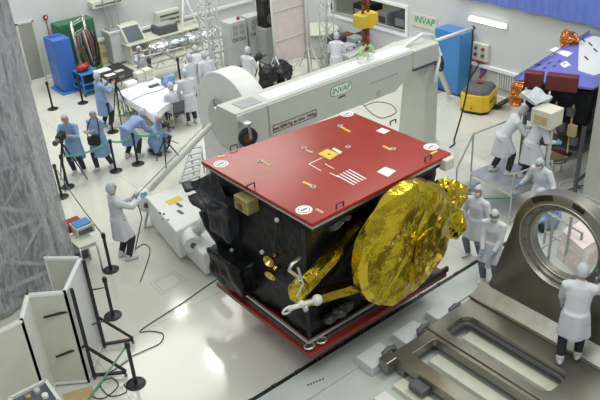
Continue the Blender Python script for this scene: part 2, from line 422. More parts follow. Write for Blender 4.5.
# right wall with the opening to the next room
ya, yb, za, zb_ = 16.25, 19.9, 1.22, 2.05
w = M()
w.box(XW, -4, 0, .25, ya+4, 6.5); w.box(XW, yb, 0, .25, YW+.25-yb, 6.5); w.box(XW, ya, 0, .25, yb-ya, za); w.box(XW, ya, zb_, .25, yb-ya, 6.5-zb_)
struct(w.build('wall_right', 'wall'))
struct(M().box(-9, YW, 0, XW+9, .25, 6.5).build('wall_back', 'wall'))
wf = M()
wf.box(XW-.05, ya-.1, za-.1, .1, yb-ya+.2, .1); wf.box(XW-.05, ya-.1, zb_, .1, yb-ya+.2, .1); wf.box(XW-.05, ya-.1, za, .1, .1, zb_-za); wf.box(XW-.05, yb, za, .1, .1, zb_-za)
wn = struct(wf.build('window_1', 'trimw')); 
M().box(XW+.1, ya, za, .02, yb-ya, .02).build('window_track', 'dgrey', wn)
# low room behind the opening
rm = M(); rm.box(XW+.25, ya-.3, za-.5, 2.6, yb-ya+.6, .3); rm.box(XW+2.85, ya-.3, za-.5, .1, yb-ya+.6, 2.2); rm.box(XW+.25, ya-.4, za-.5, 2.6, .1, 2.2); rm.box(XW+.25, yb+.3, za-.5, 2.6, .1, 2.2)
struct(rm.build('wall_window_recess', 'cream'))
struct(M().box(XW-.06, -4, 0, .06, YW+4, .14).build('baseboard_right', 'trimw'))
struct(M().box(-9, YW-.05, 0, XW+9, .05, .14).build('baseboard_back', 'trimw'))
# door
dr = M(); dr.box(7.62, YW-.06, 0, .06, .06, 2.12); dr.box(8.16, YW-.06, 0, .06, .06, 2.12); dr.box(7.62, YW-.06, 2.06, .60, .06, .07)
D = struct(dr.build('door_1', 'cream'))
M().box(7.68, YW-.04, .02, .48, .04, 2.04).build('door_leaf', 'doorg', D); M().tube((8.10, YW-.04, 1.0), (8.10, YW-.09, 1.0), .02).build('door_handle', 'alu', D)
# ------------------------------------------------------------------ fittings on the walls
def wall_tray(name, a, b, lab):
    m = M(); m.bar(a, b, .09, .11); o = m.build(name, 'trimw', bevel=.008); tag(o, lab, 'cable tray')
wall_tray('cable_tray', (XW-.06, 4.0, .93), (XW-.06, 15.6, .93), 'white cable tray running along the right wall behind the yellow machine')
wall_tray('cable_tray', (9.2, YW-.06, .90), (XW-.1, YW-.06, .90), 'white cable tray running along the far wall above the cluttered desks')
a, b = onX(469, 17, XW-.12), onX(504, 26, XW-.12)
T = thing('fluorescent_light', 'lit fluorescent tube fitting high on the right wall', 'light', (XW-.06, (a.y+b.y)/2, 2.2))
M().box(XW-.05, b.y-.05, 2.17, .05, a.y-b.y+.1, .16).build('housing', 'trimw', T)
M().tube((XW-.10, b.y, 2.25), (XW-.10, a.y, 2.25), .055).build('light_tube', 'glow', T, smooth=True)
# blue curtain: pleated
m = M(); rings = []
N = 220
for i in range(N+1):
    y = 4+(14.2-4)*i/N; dx = .018*math.sin(i*1.15)+.014*math.sin(i*.41)
    rings.append([V((XW-.16+dx, y, 2.83+.02*math.sin(i*.3))), V((XW-.13+dx, y, 2.83+.02*math.sin(i*.3))), V((XW-.13+dx*.7, y, 6.2)), V((XW-.16+dx*.7, y, 6.2))])
m.loft(rings); tag(m.build('curtain', 'curtain', smooth='auto'), 'blue pleated curtain hanging along the top of the right wall', 'curtain')
# switch box
c = onX(482, 52, XW)
T = thing('switch_box', 'beige wall switch box with red buttons beside the blue cabinet', 'switch box', (XW-.1, c.y, c.z-.25))
M().box(XW-.12, c.y-.28, c.z-.24, .12, .56, .52).build('housing', 'cream', T, bevel=.015)
for i in range(2):
    for j in range(2): M().tube((XW-.12, c.y-.13+.26*i, c.z-.06+.2*j), (XW-.17, c.y-.13+.26*i, c.z-.06+.2*j), .05).build('button', 'red' if (i+j) % 2 else 'dgrey', T)
M().box(XW-.135, c.y-.13, c.z-.30, .02, .22, .07).build('red_lock', 'red', T)
c = onX(484, 72, XW)
T = thing('wall_socket', 'purple plug socket on the right wall under the switch box', 'socket', (XW-.1, c.y, c.z-.15))
M().box(XW-.09, c.y-.08, c.z-.02, .09, .16, .22).build('housing', 'purple', T, bevel=.01); M().tube((XW-.08, c.y, c.z), (XW-.16, c.y+.02, c.z-.16), .05).build('plug', 'rust', T)
m = M(); pts = [(XW-.1, c.y+.1, c.z+.3), (XW-.12, c.y+.25, c.z-.0), (XW-.2, c.y+.5, .25), (XW-.4, c.y+.8, .03), (16.2, 12.6, .02), (15.6, 12.2, .3)]
m.path(pts, .018); tag(m.build('power_cable', 'blackrub', smooth=True), 'thin dark power cable dropping from wall switch box to yellow machine', 'cable')
# vent grille
T = thing('vent_grille', 'white slatted vent grille low on the right wall', 'vent', (XW, 12.15, .40))
M().box(XW-.05, 11.72, .40, .05, .80, .46).build('frame', 'trimw', T)
for k in range(9): M().box(XW-.065, 11.76+.083*k, .43, .03, .035, .40).build('slat', 'grey', T)
# INVAP sign on the right wall
def invap(parent, c, xd, ud, wid, hei, nrm):
    c, x, y, n = V(c), V(xd), V(ud), V(nrm)
    pts = []
    for sx, sy in ((-1, -1), (1, -1), (1, 1), (-1, 1)):
        for q in range(4):
            a = R_([180, 270, 0, 90][[(-1, -1), (1, -1), (1, 1), (-1, 1)].index((sx, sy))]+30*q)
            pts.append(c+x*(sx*(wid/2-hei*.2)+math.cos(a)*hei*.2)+y*(sy*(hei/2-hei*.2)+math.sin(a)*hei*.2))
    M().prism(pts, n*.008).build('logo_plate', 'paper', parent)
    text('logo_lettering', 'INVAP', hei*.95, 'greenl', parent, c+n*.012-y*0.01, xd, ud, shear=.2)
c = onX(425, 22, XW)
T = thing('company_sign', 'white wall sign with green lettering above the large blue cabinet', 'sign', (XW-.02, c.y, c.z-.3))
M().box(XW-.03, c.y-.50, c.z-.20, .03, 1.05, .40).build('board', 'cream', T)
text('lettering', 'INVAP', .30, 'greenl', T, (XW-.035, c.y-.0, c.z+.03), (0, -1, 0), (0, 0, 1), shear=.2)
# red alarm on the far wall
c = onY(45, 17, YW)
T = thing('alarm_call_point', 'small red alarm button box on the far wall beside the door', 'alarm', (c.x, YW, c.z-.1))
M().box(c.x-.07, YW-.08, c.z-.07, .14, .08, .14).build('housing', 'red', T, bevel=.01); M().tube((c.x, YW-.08, c.z), (c.x, YW-.1, c.z), .03).build('button', 'paper', T)
M().path([(c.x, YW-.02, c.z-.07), (c.x, YW-.02, c.z-.75)], .012).build('conduit', 'rust', T)
# ------------------------------------------------------------------ cabinets
def cabinet(name, lab, cat, d, mt, doors=1, group=None, face='y', base=None, hnd='alu'):
    x, y, z, dx, dy, h = d; dx, dy = max(dx, .15), max(dy, .15)
    T = thing(name, lab, cat, (x+dx/2, y+dy/2, z), 0, group)
    M().box(x, y, z+.06, dx, dy, h-.06).build('body', mt, T, bevel=.012); M().box(x+.03, y+.03, z, dx-.06, dy-.06, .07).build('plinth', base or 'dgrey', T)
    for k in range(doors):
        if face == 'y':
            w = (dx-.04)/doors; D = M().box(x+.02+k*w+.006, y-.018, z+.10, w-.012, .018, h-.15).build('door', mt, T, bevel=.006)
            M().box(x+.02+k*w+(w*.85 if k == 0 else w*.08), y-.04, z+h*.48, .03, .03, .14).build('handle', hnd, D)
        else:
            w = (dy-.04)/doors; D = M().box(x-.018, y+.02+k*w+.006, z+.10, .018, w-.012, h-.15).build('door', mt, T, bevel=.006)
            M().box(x-.04, y+.02+k*w+(w*.85 if k == 0 else w*.08), z+h*.48, .03, .03, .14).build('handle', hnd, D)
    return T
d = cb((65, 94), (82, 90), (54, 88), (58, 42)); d = d[:3]+(d[3], d[4], d[5]); BC = d
T = cabinet('blue_cabinet', 'tall blue metal cabinet on a blue pallet near the far door', 'cabinet', d, 'blue', 2, face='x')
M().box(d[0]-.12, d[1]-.12, 0, d[3]+.2, d[4]+.2, .05).build('pallet', 'blue2', T)
m = M(); m.box(d[0]+.05, d[1]+d[4]*.55, d[5]-.001, d[3]-.1, .04, .03); m.box(d[0]+.05, d[1]+d[4]*.75, d[5]-.001, d[3]-.1, .04, .03); m.build('top_rib', 'blue', T)
yg = 23.95; xg = onY(57, 24, yg).x; d = (xg, yg, 0, onY(102, 62, yg).x-xg, .62, onY(97, 17, yg).z)
cabinet('green_cabinet', 'dark green metal cabinet standing behind the blue one', 'cabinet', d, 'green', 2)
d = cb((458, 97), (466, 93), (434, 88), (471, 35)); 
T = cabinet('storage_cabinet', 'large blue cabinet against the right wall behind the white beam', 'cabinet', (d[0], d[1], 0, min(1.2, XW-.08-d[0]), d[4], d[5]), 'blue2', 1, face='x')
d = cb((115, 66), (133, 62), (110, 62), (108, 35)); WC = d
T = cabinet('equipment_cabinet', 'pale grey cabinet with rods standing on top near the green cabinet', 'cabinet', d, 'lgrey', 1)
M().box(d[0]-.03, d[1]-.03, d[5], d[3]+.06, d[4]+.06, .08).build('top_tray', 'white', T, bevel=.01)
T = thing('rod_stand', 'bundle of thin white antenna rods standing on the pale grey cabinet', 'rod stand', (d[0]+d[3]/2, d[1]+d[4]/2, d[5]+.08))
for i, q in enumerate(((.2, .3), (.5, .4), (.8, .3), (.4, .8))):
    x, y = d[0]+d[3]*q[0], d[1]+d[4]*q[1]; M().tube((x, y, d[5]+.08), (x-.1+.06*i, y, d[5]+1.9), .028, n=8).build('rod', 'alu', T)
M().box(d[0]+d[3]*.1, d[1]+d[4]*.1, d[5]+.08, d[3]*.8, d[4]*.8, .05).build('base', 'grey', T)
# two computer rack cabinets with black lettering
for i, (bs, rg, lf, tp, lab) in enumerate((((234, 70), (248, 64), (229, 65), (228, 24), 'pale grey rack cabinet with a red lamp on top, left of two'), ((252, 64), (264, 58), (247, 60), (248, 18), 'pale grey rack cabinet next to the black loudspeaker, right of two'))):
    d = cb(bs, rg, lf, tp); d = (d[0], d[1], 0, d[3], d[4], d[5])
    T = cabinet('rack_cabinet', lab, 'cabinet', d, 'lgrey', 1, 'rack cabinets')
    fx, fz = d[0]+d[3]/2, d[5]
    for a in (-1, 1):
        for b_ in (0, 1):
            M().box(fx+a*d[3]*.2-d[3]*.13, d[1]-.03, fz*(.72+.12*b_), d[3]*.26, .02, fz*.09).build('vent_panel', 'grey', T)
    text('lettering', 'ORTEX', d[3]*.26, 'black', T, (fx, d[1]-.022, fz*.62), (1, 0, 0), (0, 0, 1), bold=1)
    if i == 0: M().ell((d[0]+d[3]*.7, d[1]+d[4]*.3, d[5]+.05), .06).build('warning_lamp', 'red', T, smooth=True)
# green grey box with loudspeaker
d = cb((268, 66), (282, 62), (262, 60), (264, 30)); 
cabinet('equipment_cabinet', 'grey green cabinet between rack cabinets and white screen', 'cabinet', d, 'grey', 1)
T = thing('loudspeaker', 'black loudspeaker standing on the grey green cabinet', 'loudspeaker', (d[0]+d[3]/2, d[1]+d[4]/2, d[5]))
M().box(d[0]+.1, d[1]+.1, d[5], .55, .45, .95).build('housing', 'black', T, bevel=.02)
M().lathe([(.19, 0), (.2, .02), (.15, .03), (.05, .01), (.04, .0)], (d[0]+.37, d[1]+.1, d[5]+.3), (0, -1, 0)).build('woofer', 'dgrey', T); M().lathe([(.09, 0), (.1, .02), (.04, .01)], (d[0]+.37, d[1]+.1, d[5]+.72), (0, -1, 0)).build('tweeter', 'dgrey', T)
# white screen frame
a, b = P(277, 82), P(311, 70)
T = thing('screen_frame', 'tall white sheet stretched on a tubular white frame', 'screen', (a+b)/2)
X = (b-a).normalized(); n = V((0, 0, 1)).cross(X)
for p in (a, b): M().tube(p, p+V((0, 0, 4.4)), .035).build('upright', 'white', T, smooth=True)
for z in (.5, 1.35, 2.3, 3.3, 4.3): M().tube(a+V((0, 0, z)), b+V((0, 0, z)), .03).build('crossbar', 'white', T, smooth=True)
M().prism([a+V((0, 0, .55))+n*.03, b+V((0, 0, .55))+n*.03, b+V((0, 0, 4.3))+n*.03, a+V((0, 0, 4.3))+n*.03], n*.02).build('sheet', 'pink', T)
for p, s in ((a, 1), (b, 1)):
    for q in (n*.6, -n*.6): M().tube(p+V((0, 0, .9)), p+q+V((0, 0, .02)), .022).build('strut', 'white', T, smooth=True)
# lattice masts
def lattice(name, lab, base, w, h, r=.022, step=.36, mt='white', z0=0.):
    T = thing(name, lab, 'mast', (base[0], base[1], z0)); c = [(base[0]+a*w/2, base[1]+b*w/2) for a, b in ((-1, -1), (1, -1), (1, 1), (-1, 1))]
    for q in c: M().tube((q[0], q[1], z0), (q[0], q[1], z0+h), r*1.4, n=8).build('upright', mt, T, smooth=True)
    m = M(); z = z0+.1; i = 0
    while z+step < z0+h:
        for k in range(4):
            a, b = c[k], c[(k+1) % 4]
            m.tube((a[0], a[1], z), (b[0], b[1], z), r, n=6)
            if i % 2 == k % 2: a, b = b, a
            m.tube((a[0], a[1], z), (b[0], b[1], z+step), r*.8, n=6)
        z += step; i += 1
    m.build('lacing', mt, T, smooth=True)
    M().box(base[0]-w*.7, base[1]-w*.7, z0, w*1.4, w*1.4, .05).build('base_plate', 'lgrey', T)
    return T
p = P(216, 84); lattice('lattice_mast', 'white lattice mast rising behind the curved white arch', p, .42, 5.2)
p = P(328, 66); lattice('lattice_mast', 'thin lattice mast beside the round table and chain hoist', p, .34, 4.6, r=.016)
p = P(309, 72); T = thing('support_pole', 'single white pole with stay bars right of the white screen', 'pole', p)
M().tube(p, p+V((0, 0, 4.6)), .045).build('pole', 'white', T, smooth=True)
for q in ((.6, 0), (-.3, .5), (-.3, -.5)): M().tube(p+V((0, 0, .9)), p+V((q[0], q[1], .02)), .025).build('stay', 'white', T)
# ------------------------------------------------------------------ back left: hose rack, ladder, desks
p = P(85, 85)
T = thing('hose_rack', 'grey tube rack hung with brown hoses beside the blue cabinet', 'rack', p)
q = P(96, 77); dv = (q-p); dv.z = 0
for s in (0, 1):
    for e in (V((0, 0, 0)), V((.15, .3, 0))):
        a = p+dv*s+e; M().tube(a, a+V((-.05, 0, 2.1)), .03, n=8).build('upright', 'alu', T, smooth=True)
for z in (.4, 1.1, 1.7, 2.05): M().path([p+V((0, 0, z)), p+dv+V((0, 0, z)), p+dv+V((.15, .3, z)), p+V((.15, .3, z))], .022, closed=True).build('rail', 'alu', T, smooth=True)
for k in range(7):
    a = p+dv*(k/6.5)+V((.1, -.05, 1.75)); z = rnd.uniform(.3, .7)
    M().path([a, a+V((.03*k-.1, -.12, -.4)), a+V((.05, -.1, -.9)), a+V((.15, .05, -1.3)), a+V((.25, .1, -.8)), a+V((.2, .12, -.1))], .035, 8).build('hose', ['rust', 'dgrey', 'black', 'grey'][k % 4], T, smooth=True)
p = P(104, 66); T = thing('step_ladder', 'yellow folding ladder leaning beside the green cabinet', 'ladder', p)
for s in (0, 1):
    M().bar(p+V((.35*s, 0, 0)), p+V((.1+.2*s, .35, 1.3)), .05, .03).build('side_rail', 'yellow', T); M().bar(p+V((.35*s, .75, 0)), p+V((.1+.2*s, .35, 1.3)), .04, .03).build('rear_rail', 'yellow', T)
for k in range(4): M().bar(p+V((.03*k, .085*k+.07, .26*k+.2)), p+V((.35-.03*k, .085*k+.07, .26*k+.2)), .07, .03).build('step', 'yellow', T)
def table(name, lab, pts, z, top, leg='alu', th=.04, group=None, lr=.02, inset=.08):
    c = sum(pts, V())/len(pts); T = thing(name, lab, 'table', (c.x, c.y, 0), 0, group)
    M().prism([V((p.x, p.y, z-th)) for p in pts], (0, 0, th)).build('tabletop', top, T, bevel=.006)
    for p in pts:
        q = p.lerp(c, inset); M().tube((q.x, q.y, 0), (q.x, q.y, z-th), lr, n=8).build('leg', leg, T, smooth=True)
    m = M(); qs = [p.lerp(c, inset) for p in pts]
    for i in range(len(qs)):
        a, b = qs[i], qs[(i+1) % len(qs)]; m.bar((a.x, a.y, z-th-.04), (b.x, b.y, z-th-.04), .025, .05)
    m.build('apron', leg, T); return T, c
bt = [P(x, y, .78) for x, y in ((95, 71), (112, 83), (139, 73), (118, 62))]
T, c = table('table', 'black topped table with papers beside the hose rack', bt, .78, 'black')
for i, (x, y, w, d_, mt, lab) in enumerate(((102, 71, .5, .32, 'paper', 'open white binder on the black table'), (110, 75, .32, .22, 'paper', 'loose white sheet near the front of the black table'), (119, 71, .28, .2, 'lgrey', 'grey notepad at the right of the black table'))):
    q = P(x, y, .785); T = M().box(q.x-w/2, q.y-d_/2, .785, w, d_, .012 if i else .03).build('paper_sheet' if i else 'binder', mt, bevel=.004); tag(T, lab, 'paper' if i else 'binder')
# blue rack under
d = cb((86, 97), (101, 90), (80, 90), (80, 76)); x, y, z, dx, dy, h = d
T = thing('tool_cart', 'blue tube cart with red bag between blue cabinet and cameramen', 'cart', (x+dx/2, y+dy/2, 0))
for a in (0, 1):
    for b in (0, 1): M().tube((x+a*dx, y+b*dy, .06), (x+a*dx, y+b*dy, h), .025, n=8).build('post', 'blue2', T); M().lathe([(.05, -.02), (.06, 0), (.05, .02)], (x+a*dx, y+b*dy, .06), (1, 0, 0)).build('wheel', 'black', T)
for zz in (.15, h*.5, h-.03): M().box(x, y, zz, dx, dy, .03).build('shelf', 'blue2', T)
T = M().ell((x+dx*.4, y+dy*.5, h+.13), (.24, .18, .13), 14, 10).build('tool_bag', 'red', smooth=True); crinkle(T, 0, .05, 8); tag(T, 'crumpled red bag on top of the blue cart', 'bag')
T = M().box(x+.1, y+.1, h*.5+.03, dx-.2, dy-.2, .22).build('tool_box', 'black', bevel=.02); tag(T, 'black tool box on the middle shelf of the blue cart', 'box')
# long counter and desks against far wall
d = cb((128, 42), (172, 30), (122, 37), (126, 33)); x, y, z, dx, dy, h = d; x, y, dx = onY(126, 36, 23.6).x, 23.6, 1.9
T = thing('workbench', 'long beige workbench along the far wall', 'bench', (x+dx/2, y+dy/2, 0)); M().box(x, y, .72, dx+1.2, .9, .05).build('bench_top', 'cream', T, bevel=.01)
for k in range(5): M().box(x+.1+k*(dx+.95)/4, y+.05, 0, .06, .8, .72).build('leg', 'beige', T)
M().box(x+.1, y+.8, .2, dx+1.0, .03, .5).build('back_panel', 'beige', T)
T = thing('console', 'beige console with sloping dark screen on the far workbench', 'console', (x+.4, y+.5, .77))
m = M(); m.prism([(x+.05, y+.1, .77), (x+.05, y+.85, .77), (x+.05, y+.85, 1.35), (x+.05, y+.55, 1.35)], (.75, 0, 0)); m.build('housing', 'cream', T, bevel=.02)
m = M(); m.prism([(x+.12, y+.13, .85), (x+.72, y+.13, .85), (x+.72, y+.48, 1.28), (x+.12, y+.48, 1.28)], (0, -.02, .01)); m.build('screen', 'screen', T)
T = thing('printer', 'dark grey machine beside the beige console on the bench', 'printer', (x+1.7, y+.4, .77)); M().box(x+1.35, y+.12, .77, .8, .6, .3).build('housing', 'dgrey', T, bevel=.03); M().box(x+1.4, y+.16, 1.07, .7, .5, .04).build('lid', 'grey', T, bevel=.01)
c = onY(166, 17, YW)
T = thing('wall_unit', 'cream electrical box with three dark grilles on far wall', 'electrical box', (c.x, YW-.15, c.z-.3)); M().box(c.x-.5, YW-.28, c.z-.32, 1.0, .28, .62).build('housing', 'cream', T, bevel=.02)
for k in range(3): M().box(c.x-.4, YW-.30, c.z-.22+.17*k, .8, .02, .06).build('grille', 'dgrey', T)
c = onY(96, 3, YW); T = thing('wall_shelf', 'pale cream shelf unit fixed high on the far wall', 'shelf', (c.x, YW-.2, c.z-.2)); M().box(c.x-.3, YW-.35, c.z-.10, 1.2, .35, .22).build('shelf_body', 'cream', T, bevel=.01); M().box(c.x-.2, YW-.36, c.z-.04, 1.0, .02, .05).build('dark_slot', 'dgrey', T)
# horizontal truss on stands with foil
a, b = P(138, 66, .7), P(222, 44, .7); a = V((a.x, a.y, 0)); b = V((b.x, b.y, 0)); X = (b-a).normalized(); n = V((-X.y, X.x, 0)); Lh = (b-a).length
T = thing('horizontal_truss', 'long grey lattice truss lying on stands in front of the far wall', 'truss', (a+b)/2)
ch = [(n*o_, z) for o_ in (-.3, .3) for z in (.55, 1.05)]
for o_, z in ch: M().tube(a+o_+V((0, 0, z)), b+o_+V((0, 0, z)), .03, n=8).build('chord', 'alu', T, smooth=True)
m = M(); k = 0; ns = int(Lh/.45)
for i in range(ns):
    p0, p1 = a+X*(Lh*i/ns), a+X*(Lh*(i+1)/ns)
    for o_ in (-.3, .3):
        z0, z1 = (.55, 1.05) if i % 2 else (1.05, .55); m.tube(p0+n*o_+V((0, 0, z0)), p1+n*o_+V((0, 0, z1)), .016, n=6)
    m.tube(p0-n*.3+V((0, 0, 1.05)), p1+n*.3+V((0, 0, 1.05)), .016, n=6); m.tube(p0-n*.3+V((0, 0, .55)), p0+n*.3+V((0, 0, .55)), .016, n=6)
m.build('lacing', 'alu', T, smooth=True)
for t in (.08, .5, .92):
    p0 = a+X*(Lh*t)
    for s in (-1, 1): M().tube(p0+n*.45*s, p0+n*.25*s+V((0, 0, .55)), .03, n=8).build('stand_leg', 'alu', T)
for i, t in enumerate((.30, .48, .66, .83)):
    p0 = a+X*(Lh*t)+V((0, 0, 1.28)); o = M().ell(p0-V((0, 0, .08)), (.50, .34, .12), 16, 12).build('foil_bundle', ['silver', 'foilg', 'silver', 'silver'][i], smooth=True); crinkle(o, 0, .12, 5, i)
    tag(o, ['crumpled silver foil bundle at the left of the lying truss', 'greenish foil bundle in the middle of the lying truss', 'crumpled silver foil bundle right of the green one on truss', 'silver foil bundle at right end of truss by lattice mast'][i], 'bundle')
# white sling tripod
q = P(190, 44); zt = 2.9
T = thing('sling_frame', 'white A-shaped lifting frame above the lying truss', 'frame', (q.x, q.y, 0))
tip = V((q.x, q.y, 1.9))
for s in ((-.55, -.3), (.55, -.3), (0, .5)): M().tube(tip, (q.x+s[0], q.y+s[1], 0), .035, n=8).build('leg', 'white', T, smooth=True)
M().tube(tip, (q.x, q.y, 5.6), .03, n=8).build('pole', 'white', T, smooth=True); M().tube((q.x-.3, q.y-.16, .9), (q.x+.3, q.y-.16, .9), .025, n=8).build('crossbar', 'white', T)
# ------------------------------------------------------------------ big table with white cloth
wt = [P(x, y, .80) for x, y in ((117, 92), (153, 114), (190, 88), (152, 77))]
T, c = table('table', 'large table under a white sheet ringed by seated workers', wt, .78, 'white', leg='cream', lr=.03)
m = M(); rings = []
n_ = 16; out = []
for i in range(4):
    for k in range(n_): out.append(wt[i].lerp(wt[(i+1) % 4], k/n_))
def rr(z, f, w_): return [V(((p.x-c.x)*f+c.x+w_*math.sin(i*1.1), (p.y-c.y)*f+c.y+w_*math.cos(i*.9), z+.02*math.sin(i*.7))) for i, p in enumerate(out)]
m.loft([rr(.60, 1.04, .02), rr(.72, 1.03, .012), rr(.79, 1.015, .004), [V((p.x, p.y, .80)) for p in rr(.8, .98, 0)]], cap=False)
vs = list(m.bm.verts)[-len(out):]; m._f(vs)
o = m.build('tablecloth', 'cloth', smooth='auto'); tag(o, 'white plastic sheet with blue marks spread over large table', 'tablecloth')
m = M(); p0, p1 = P(132, 100, .806), P(174, 84, .806)
m.path([p0, p0.lerp(p1, .3)+V((0, .06, 0)), p0.lerp(p1, .6)+V((0, -.05, 0)), p1], .012, 6); tag(m.build('blue_ribbon', 'blue'), 'blue cord lying across the white sheeted table', 'cord')
items = [('cardboard_box', 131, 85, .35, .25, .12, 'paper', 'open white box at the near left edge of sheeted table', 'box'), ('tool_tray', 134, 83, .3, .18, .1, 'red', 'small red tray behind the open white box', 'tray'), ('instrument_case', 142, 80, .4, .3, .28, 'cream', 'cream instrument box at the back of sheeted table', 'box'),
         ('instrument_case', 148, 79, .25, .3, .34, 'beige', 'taller beige instrument box beside the cream one', 'box'), ('notebook', 154, 86, .34, .14, .04, 'dgrey', 'dark notebook lying in the middle of the sheeted table', 'notebook'), ('blue_bag', 169, 84, .32, .26, .26, 'coat_blue', 'crumpled pale blue bag on the right of sheeted table', 'bag')]
for i, (nm, x, y, dx, dy, dz, mt, lab, cat) in enumerate(items):
    q = P(x, y, .81); o = M().box(q.x-dx/2, q.y-dy/2, .81, dx, dy, dz).build(nm, mt, bevel=.012); tag(o, lab, cat)
    if nm == 'blue_bag': o.modifiers.clear(); crinkle(o, 3, .07, 6)
# lattice junk under the table
q = P(134, 112); T = thing('tube_frame', 'pale green tube frame standing under the near corner of the sheeted table', 'frame', q)
m = M()
for i in range(5):
    x = q.x-.5+.25*i
    m.tube((x, q.y, .02), (x, q.y, .5), .018, n=6); m.tube((x, q.y, .02), (x+.25, q.y, .5), .014, n=6); m.tube((x+.25, q.y, .02), (x, q.y, .5), .014, n=6)
for z in (.03, .5): m.bar((q.x-.5, q.y, z), (q.x+.75, q.y, z), .03)
m.build('lattice', 'lime', T)
for s in (-.5, .75): M().bar((q.x+s, q.y, .02), (q.x+s, q.y+.5, .02), .04).build('foot', 'lime', T)
# ------------------------------------------------------------------ chairs
def chair(at, face, lab, mt='dgrey'):
    b = P(*at); t = P(*face); rz = math.atan2(t.y-b.y, t.x-b.x)-PI/2
    T = thing('chair', lab, 'chair', b, rz)
    M().box(-.22, -.2, .40, .44, .42, .05).build('seat', mt, T, world=False, bevel=.015)
    M().hexa([V((-.21, -.22, .50)), V((.21, -.22, .50)), V((.21, -.19, .50)), V((-.21, -.19, .50))], [V((-.21, -.30, .86)), V((.21, -.30, .86)), V((.21, -.27, .86)), V((-.21, -.27, .86))]).build('backrest', mt, T, world=False, bevel=.01)
    for s in (-1, 1):
        M().tube((s*.19, .18, 0), (s*.19, .17, .40), .014, n=8).build('leg', 'alu', T, world=False, smooth=True)
        M().path([(s*.20, -.22, 0), (s*.20, -.20, .42), (s*.20, -.29, .82)], .014, 8).build('leg', 'alu', T, world=False, smooth=True)
    return T
# ------------------------------------------------------------------ right of the masts: round table, electronics, white tables
rt_ = P(329, 24, .95); rt_.x = min(rt_.x, XW-.85); T = thing('round_table', 'round white table with cream top near the window opening', 'table', (rt_.x, rt_.y, 0))
M().lathe([(.01, 0), (.70, 0), (.73, .03), (.70, .07), (.01, .075)], (rt_.x, rt_.y, .85), n=40).build('tabletop', 'cream', T, smooth='auto'); M().lathe([(.6, 0), (.64, .05), (.62, .80), (.6, .85)], (rt_.x, rt_.y, 0), n=32).build('drum_base', 'lgrey', T, smooth='auto')
lt = [P(x, y, .85) for x, y in ((372, 53), (386, 58), (420, 44), (402, 37))]
T, c = table('table', 'long white table behind the beam below the window opening', lt, .85, 'white')
et = [P(x, y, .72) for x, y in ((324, 46), (350, 58), (366, 48), (342, 37))]
T, c = table('table', 'grey table crowded with electronics behind the beam', et, .72, 'lgrey')
for i, (x, y, dx, dy, dz, mt, lab, nm) in enumerate([(336, 44, .5, .4, .3, 'dgrey', 'dark instrument with open front at left of electronics table', 'instrument'), (346, 50, .55, .4, .18, 'lgrey', 'pale metal chassis at the near edge of electronics table', 'instrument'), (345, 40, .5, .35, .22, 'rust', 'brown red circuit unit in the middle of the electronics table', 'circuit_unit'), (355, 45, .4, .4, .3, 'grey', 'grey instrument at the right of electronics table', 'instrument'), (361, 40, .45, .3, .25, 'black', 'black instrument beside the hanging chain on electronics table', 'instrument')]):
    q = P(x, y, .72); T = thing(nm, lab, 'instrument', (q.x, q.y, .72)); M().box(q.x-dx/2, q.y-dy/2, .72, dx, dy, dz).build('housing', mt, T, bevel=.015)
    for k in range(3): M().tube((q.x-dx*.3+dx*.3*k, q.y-dy/2, .72+dz*.5), (q.x-dx*.3+dx*.3*k, q.y-dy/2-.03, .72+dz*.5), .03, n=10).build('knob', 'paper' if k % 2 else 'black', T)
# clutter seen through the opening
for i, (y, mt, dy, dz, lab) in enumerate([(16.7, 'dgrey', .6, .62, 'dark machine inside the window opening, nearest the sign'), (17.6, 'grey', .5, .5, 'grey machine in the middle of the window opening'), (18.6, 'black', .7, .55, 'black machine at the far end of the window opening')]):
    T = thing('machine', lab, 'machine', (XW+.8, y+dy/2, za-.2)); M().box(XW+.5, y, za-.19, .8, dy, dz).build('housing', mt, T, bevel=.03); M().box(XW+.48, y+.1, za-.2+dz*.3, .03, dy-.2, dz*.4).build('front_panel', 'grey' if mt != 'grey' else 'dgrey', T)
o = M().box(XW+1.4, ya+.3, za-.2, 1.0, yb-ya-.8, .25).build('wooden_bench', 'tan', bevel=.02); tag(o, 'tan wooden bench seen through the window opening', 'bench')
# ================================================================== gantry fixture
YB = 11.4          # front face of the beam
xl, xr = onY(236, 120, YB).x, onY(413, 60, YB).x
zt, zb2 = onY(320, 84, YB).z, onY(275, 139, YB).z
xe = onY(436, 60, YB).x
G = thing('lifting_gantry', 'big white gantry with round left arch and long beam behind the satellite', 'gantry', (xl+2, YB+.5, 0))
m = M(); BD = .68
m.prism([(xl, YB, zb2), (xr-.55, YB, zb2), (xr, YB, zb2+.38), (xr, YB, zt), (xl, YB, zt)], (0, BD, 0))
m.build('beam', 'gantry', G, bevel=.012)
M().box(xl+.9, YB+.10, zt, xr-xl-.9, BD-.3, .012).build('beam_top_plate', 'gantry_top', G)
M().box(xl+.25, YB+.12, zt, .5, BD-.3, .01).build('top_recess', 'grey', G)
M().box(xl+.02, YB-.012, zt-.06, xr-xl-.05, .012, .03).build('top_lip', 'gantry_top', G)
M().box(xl+.78, YB-.014, zb2+.1, .03, .014, zt-zb2-.15).build('panel_seam', 'grey', G)
M().box(xr-.02, YB-.06, zb2+.40, xe-xr+.05, BD+.12, zt-zb2-.40).build('end_block', 'gantry', G, bevel=.03)
M().box(xr+.02, YB-.03, zb2+.33, xe-xr-.06, BD+.06, .07).build('flange', 'dgrey', G)
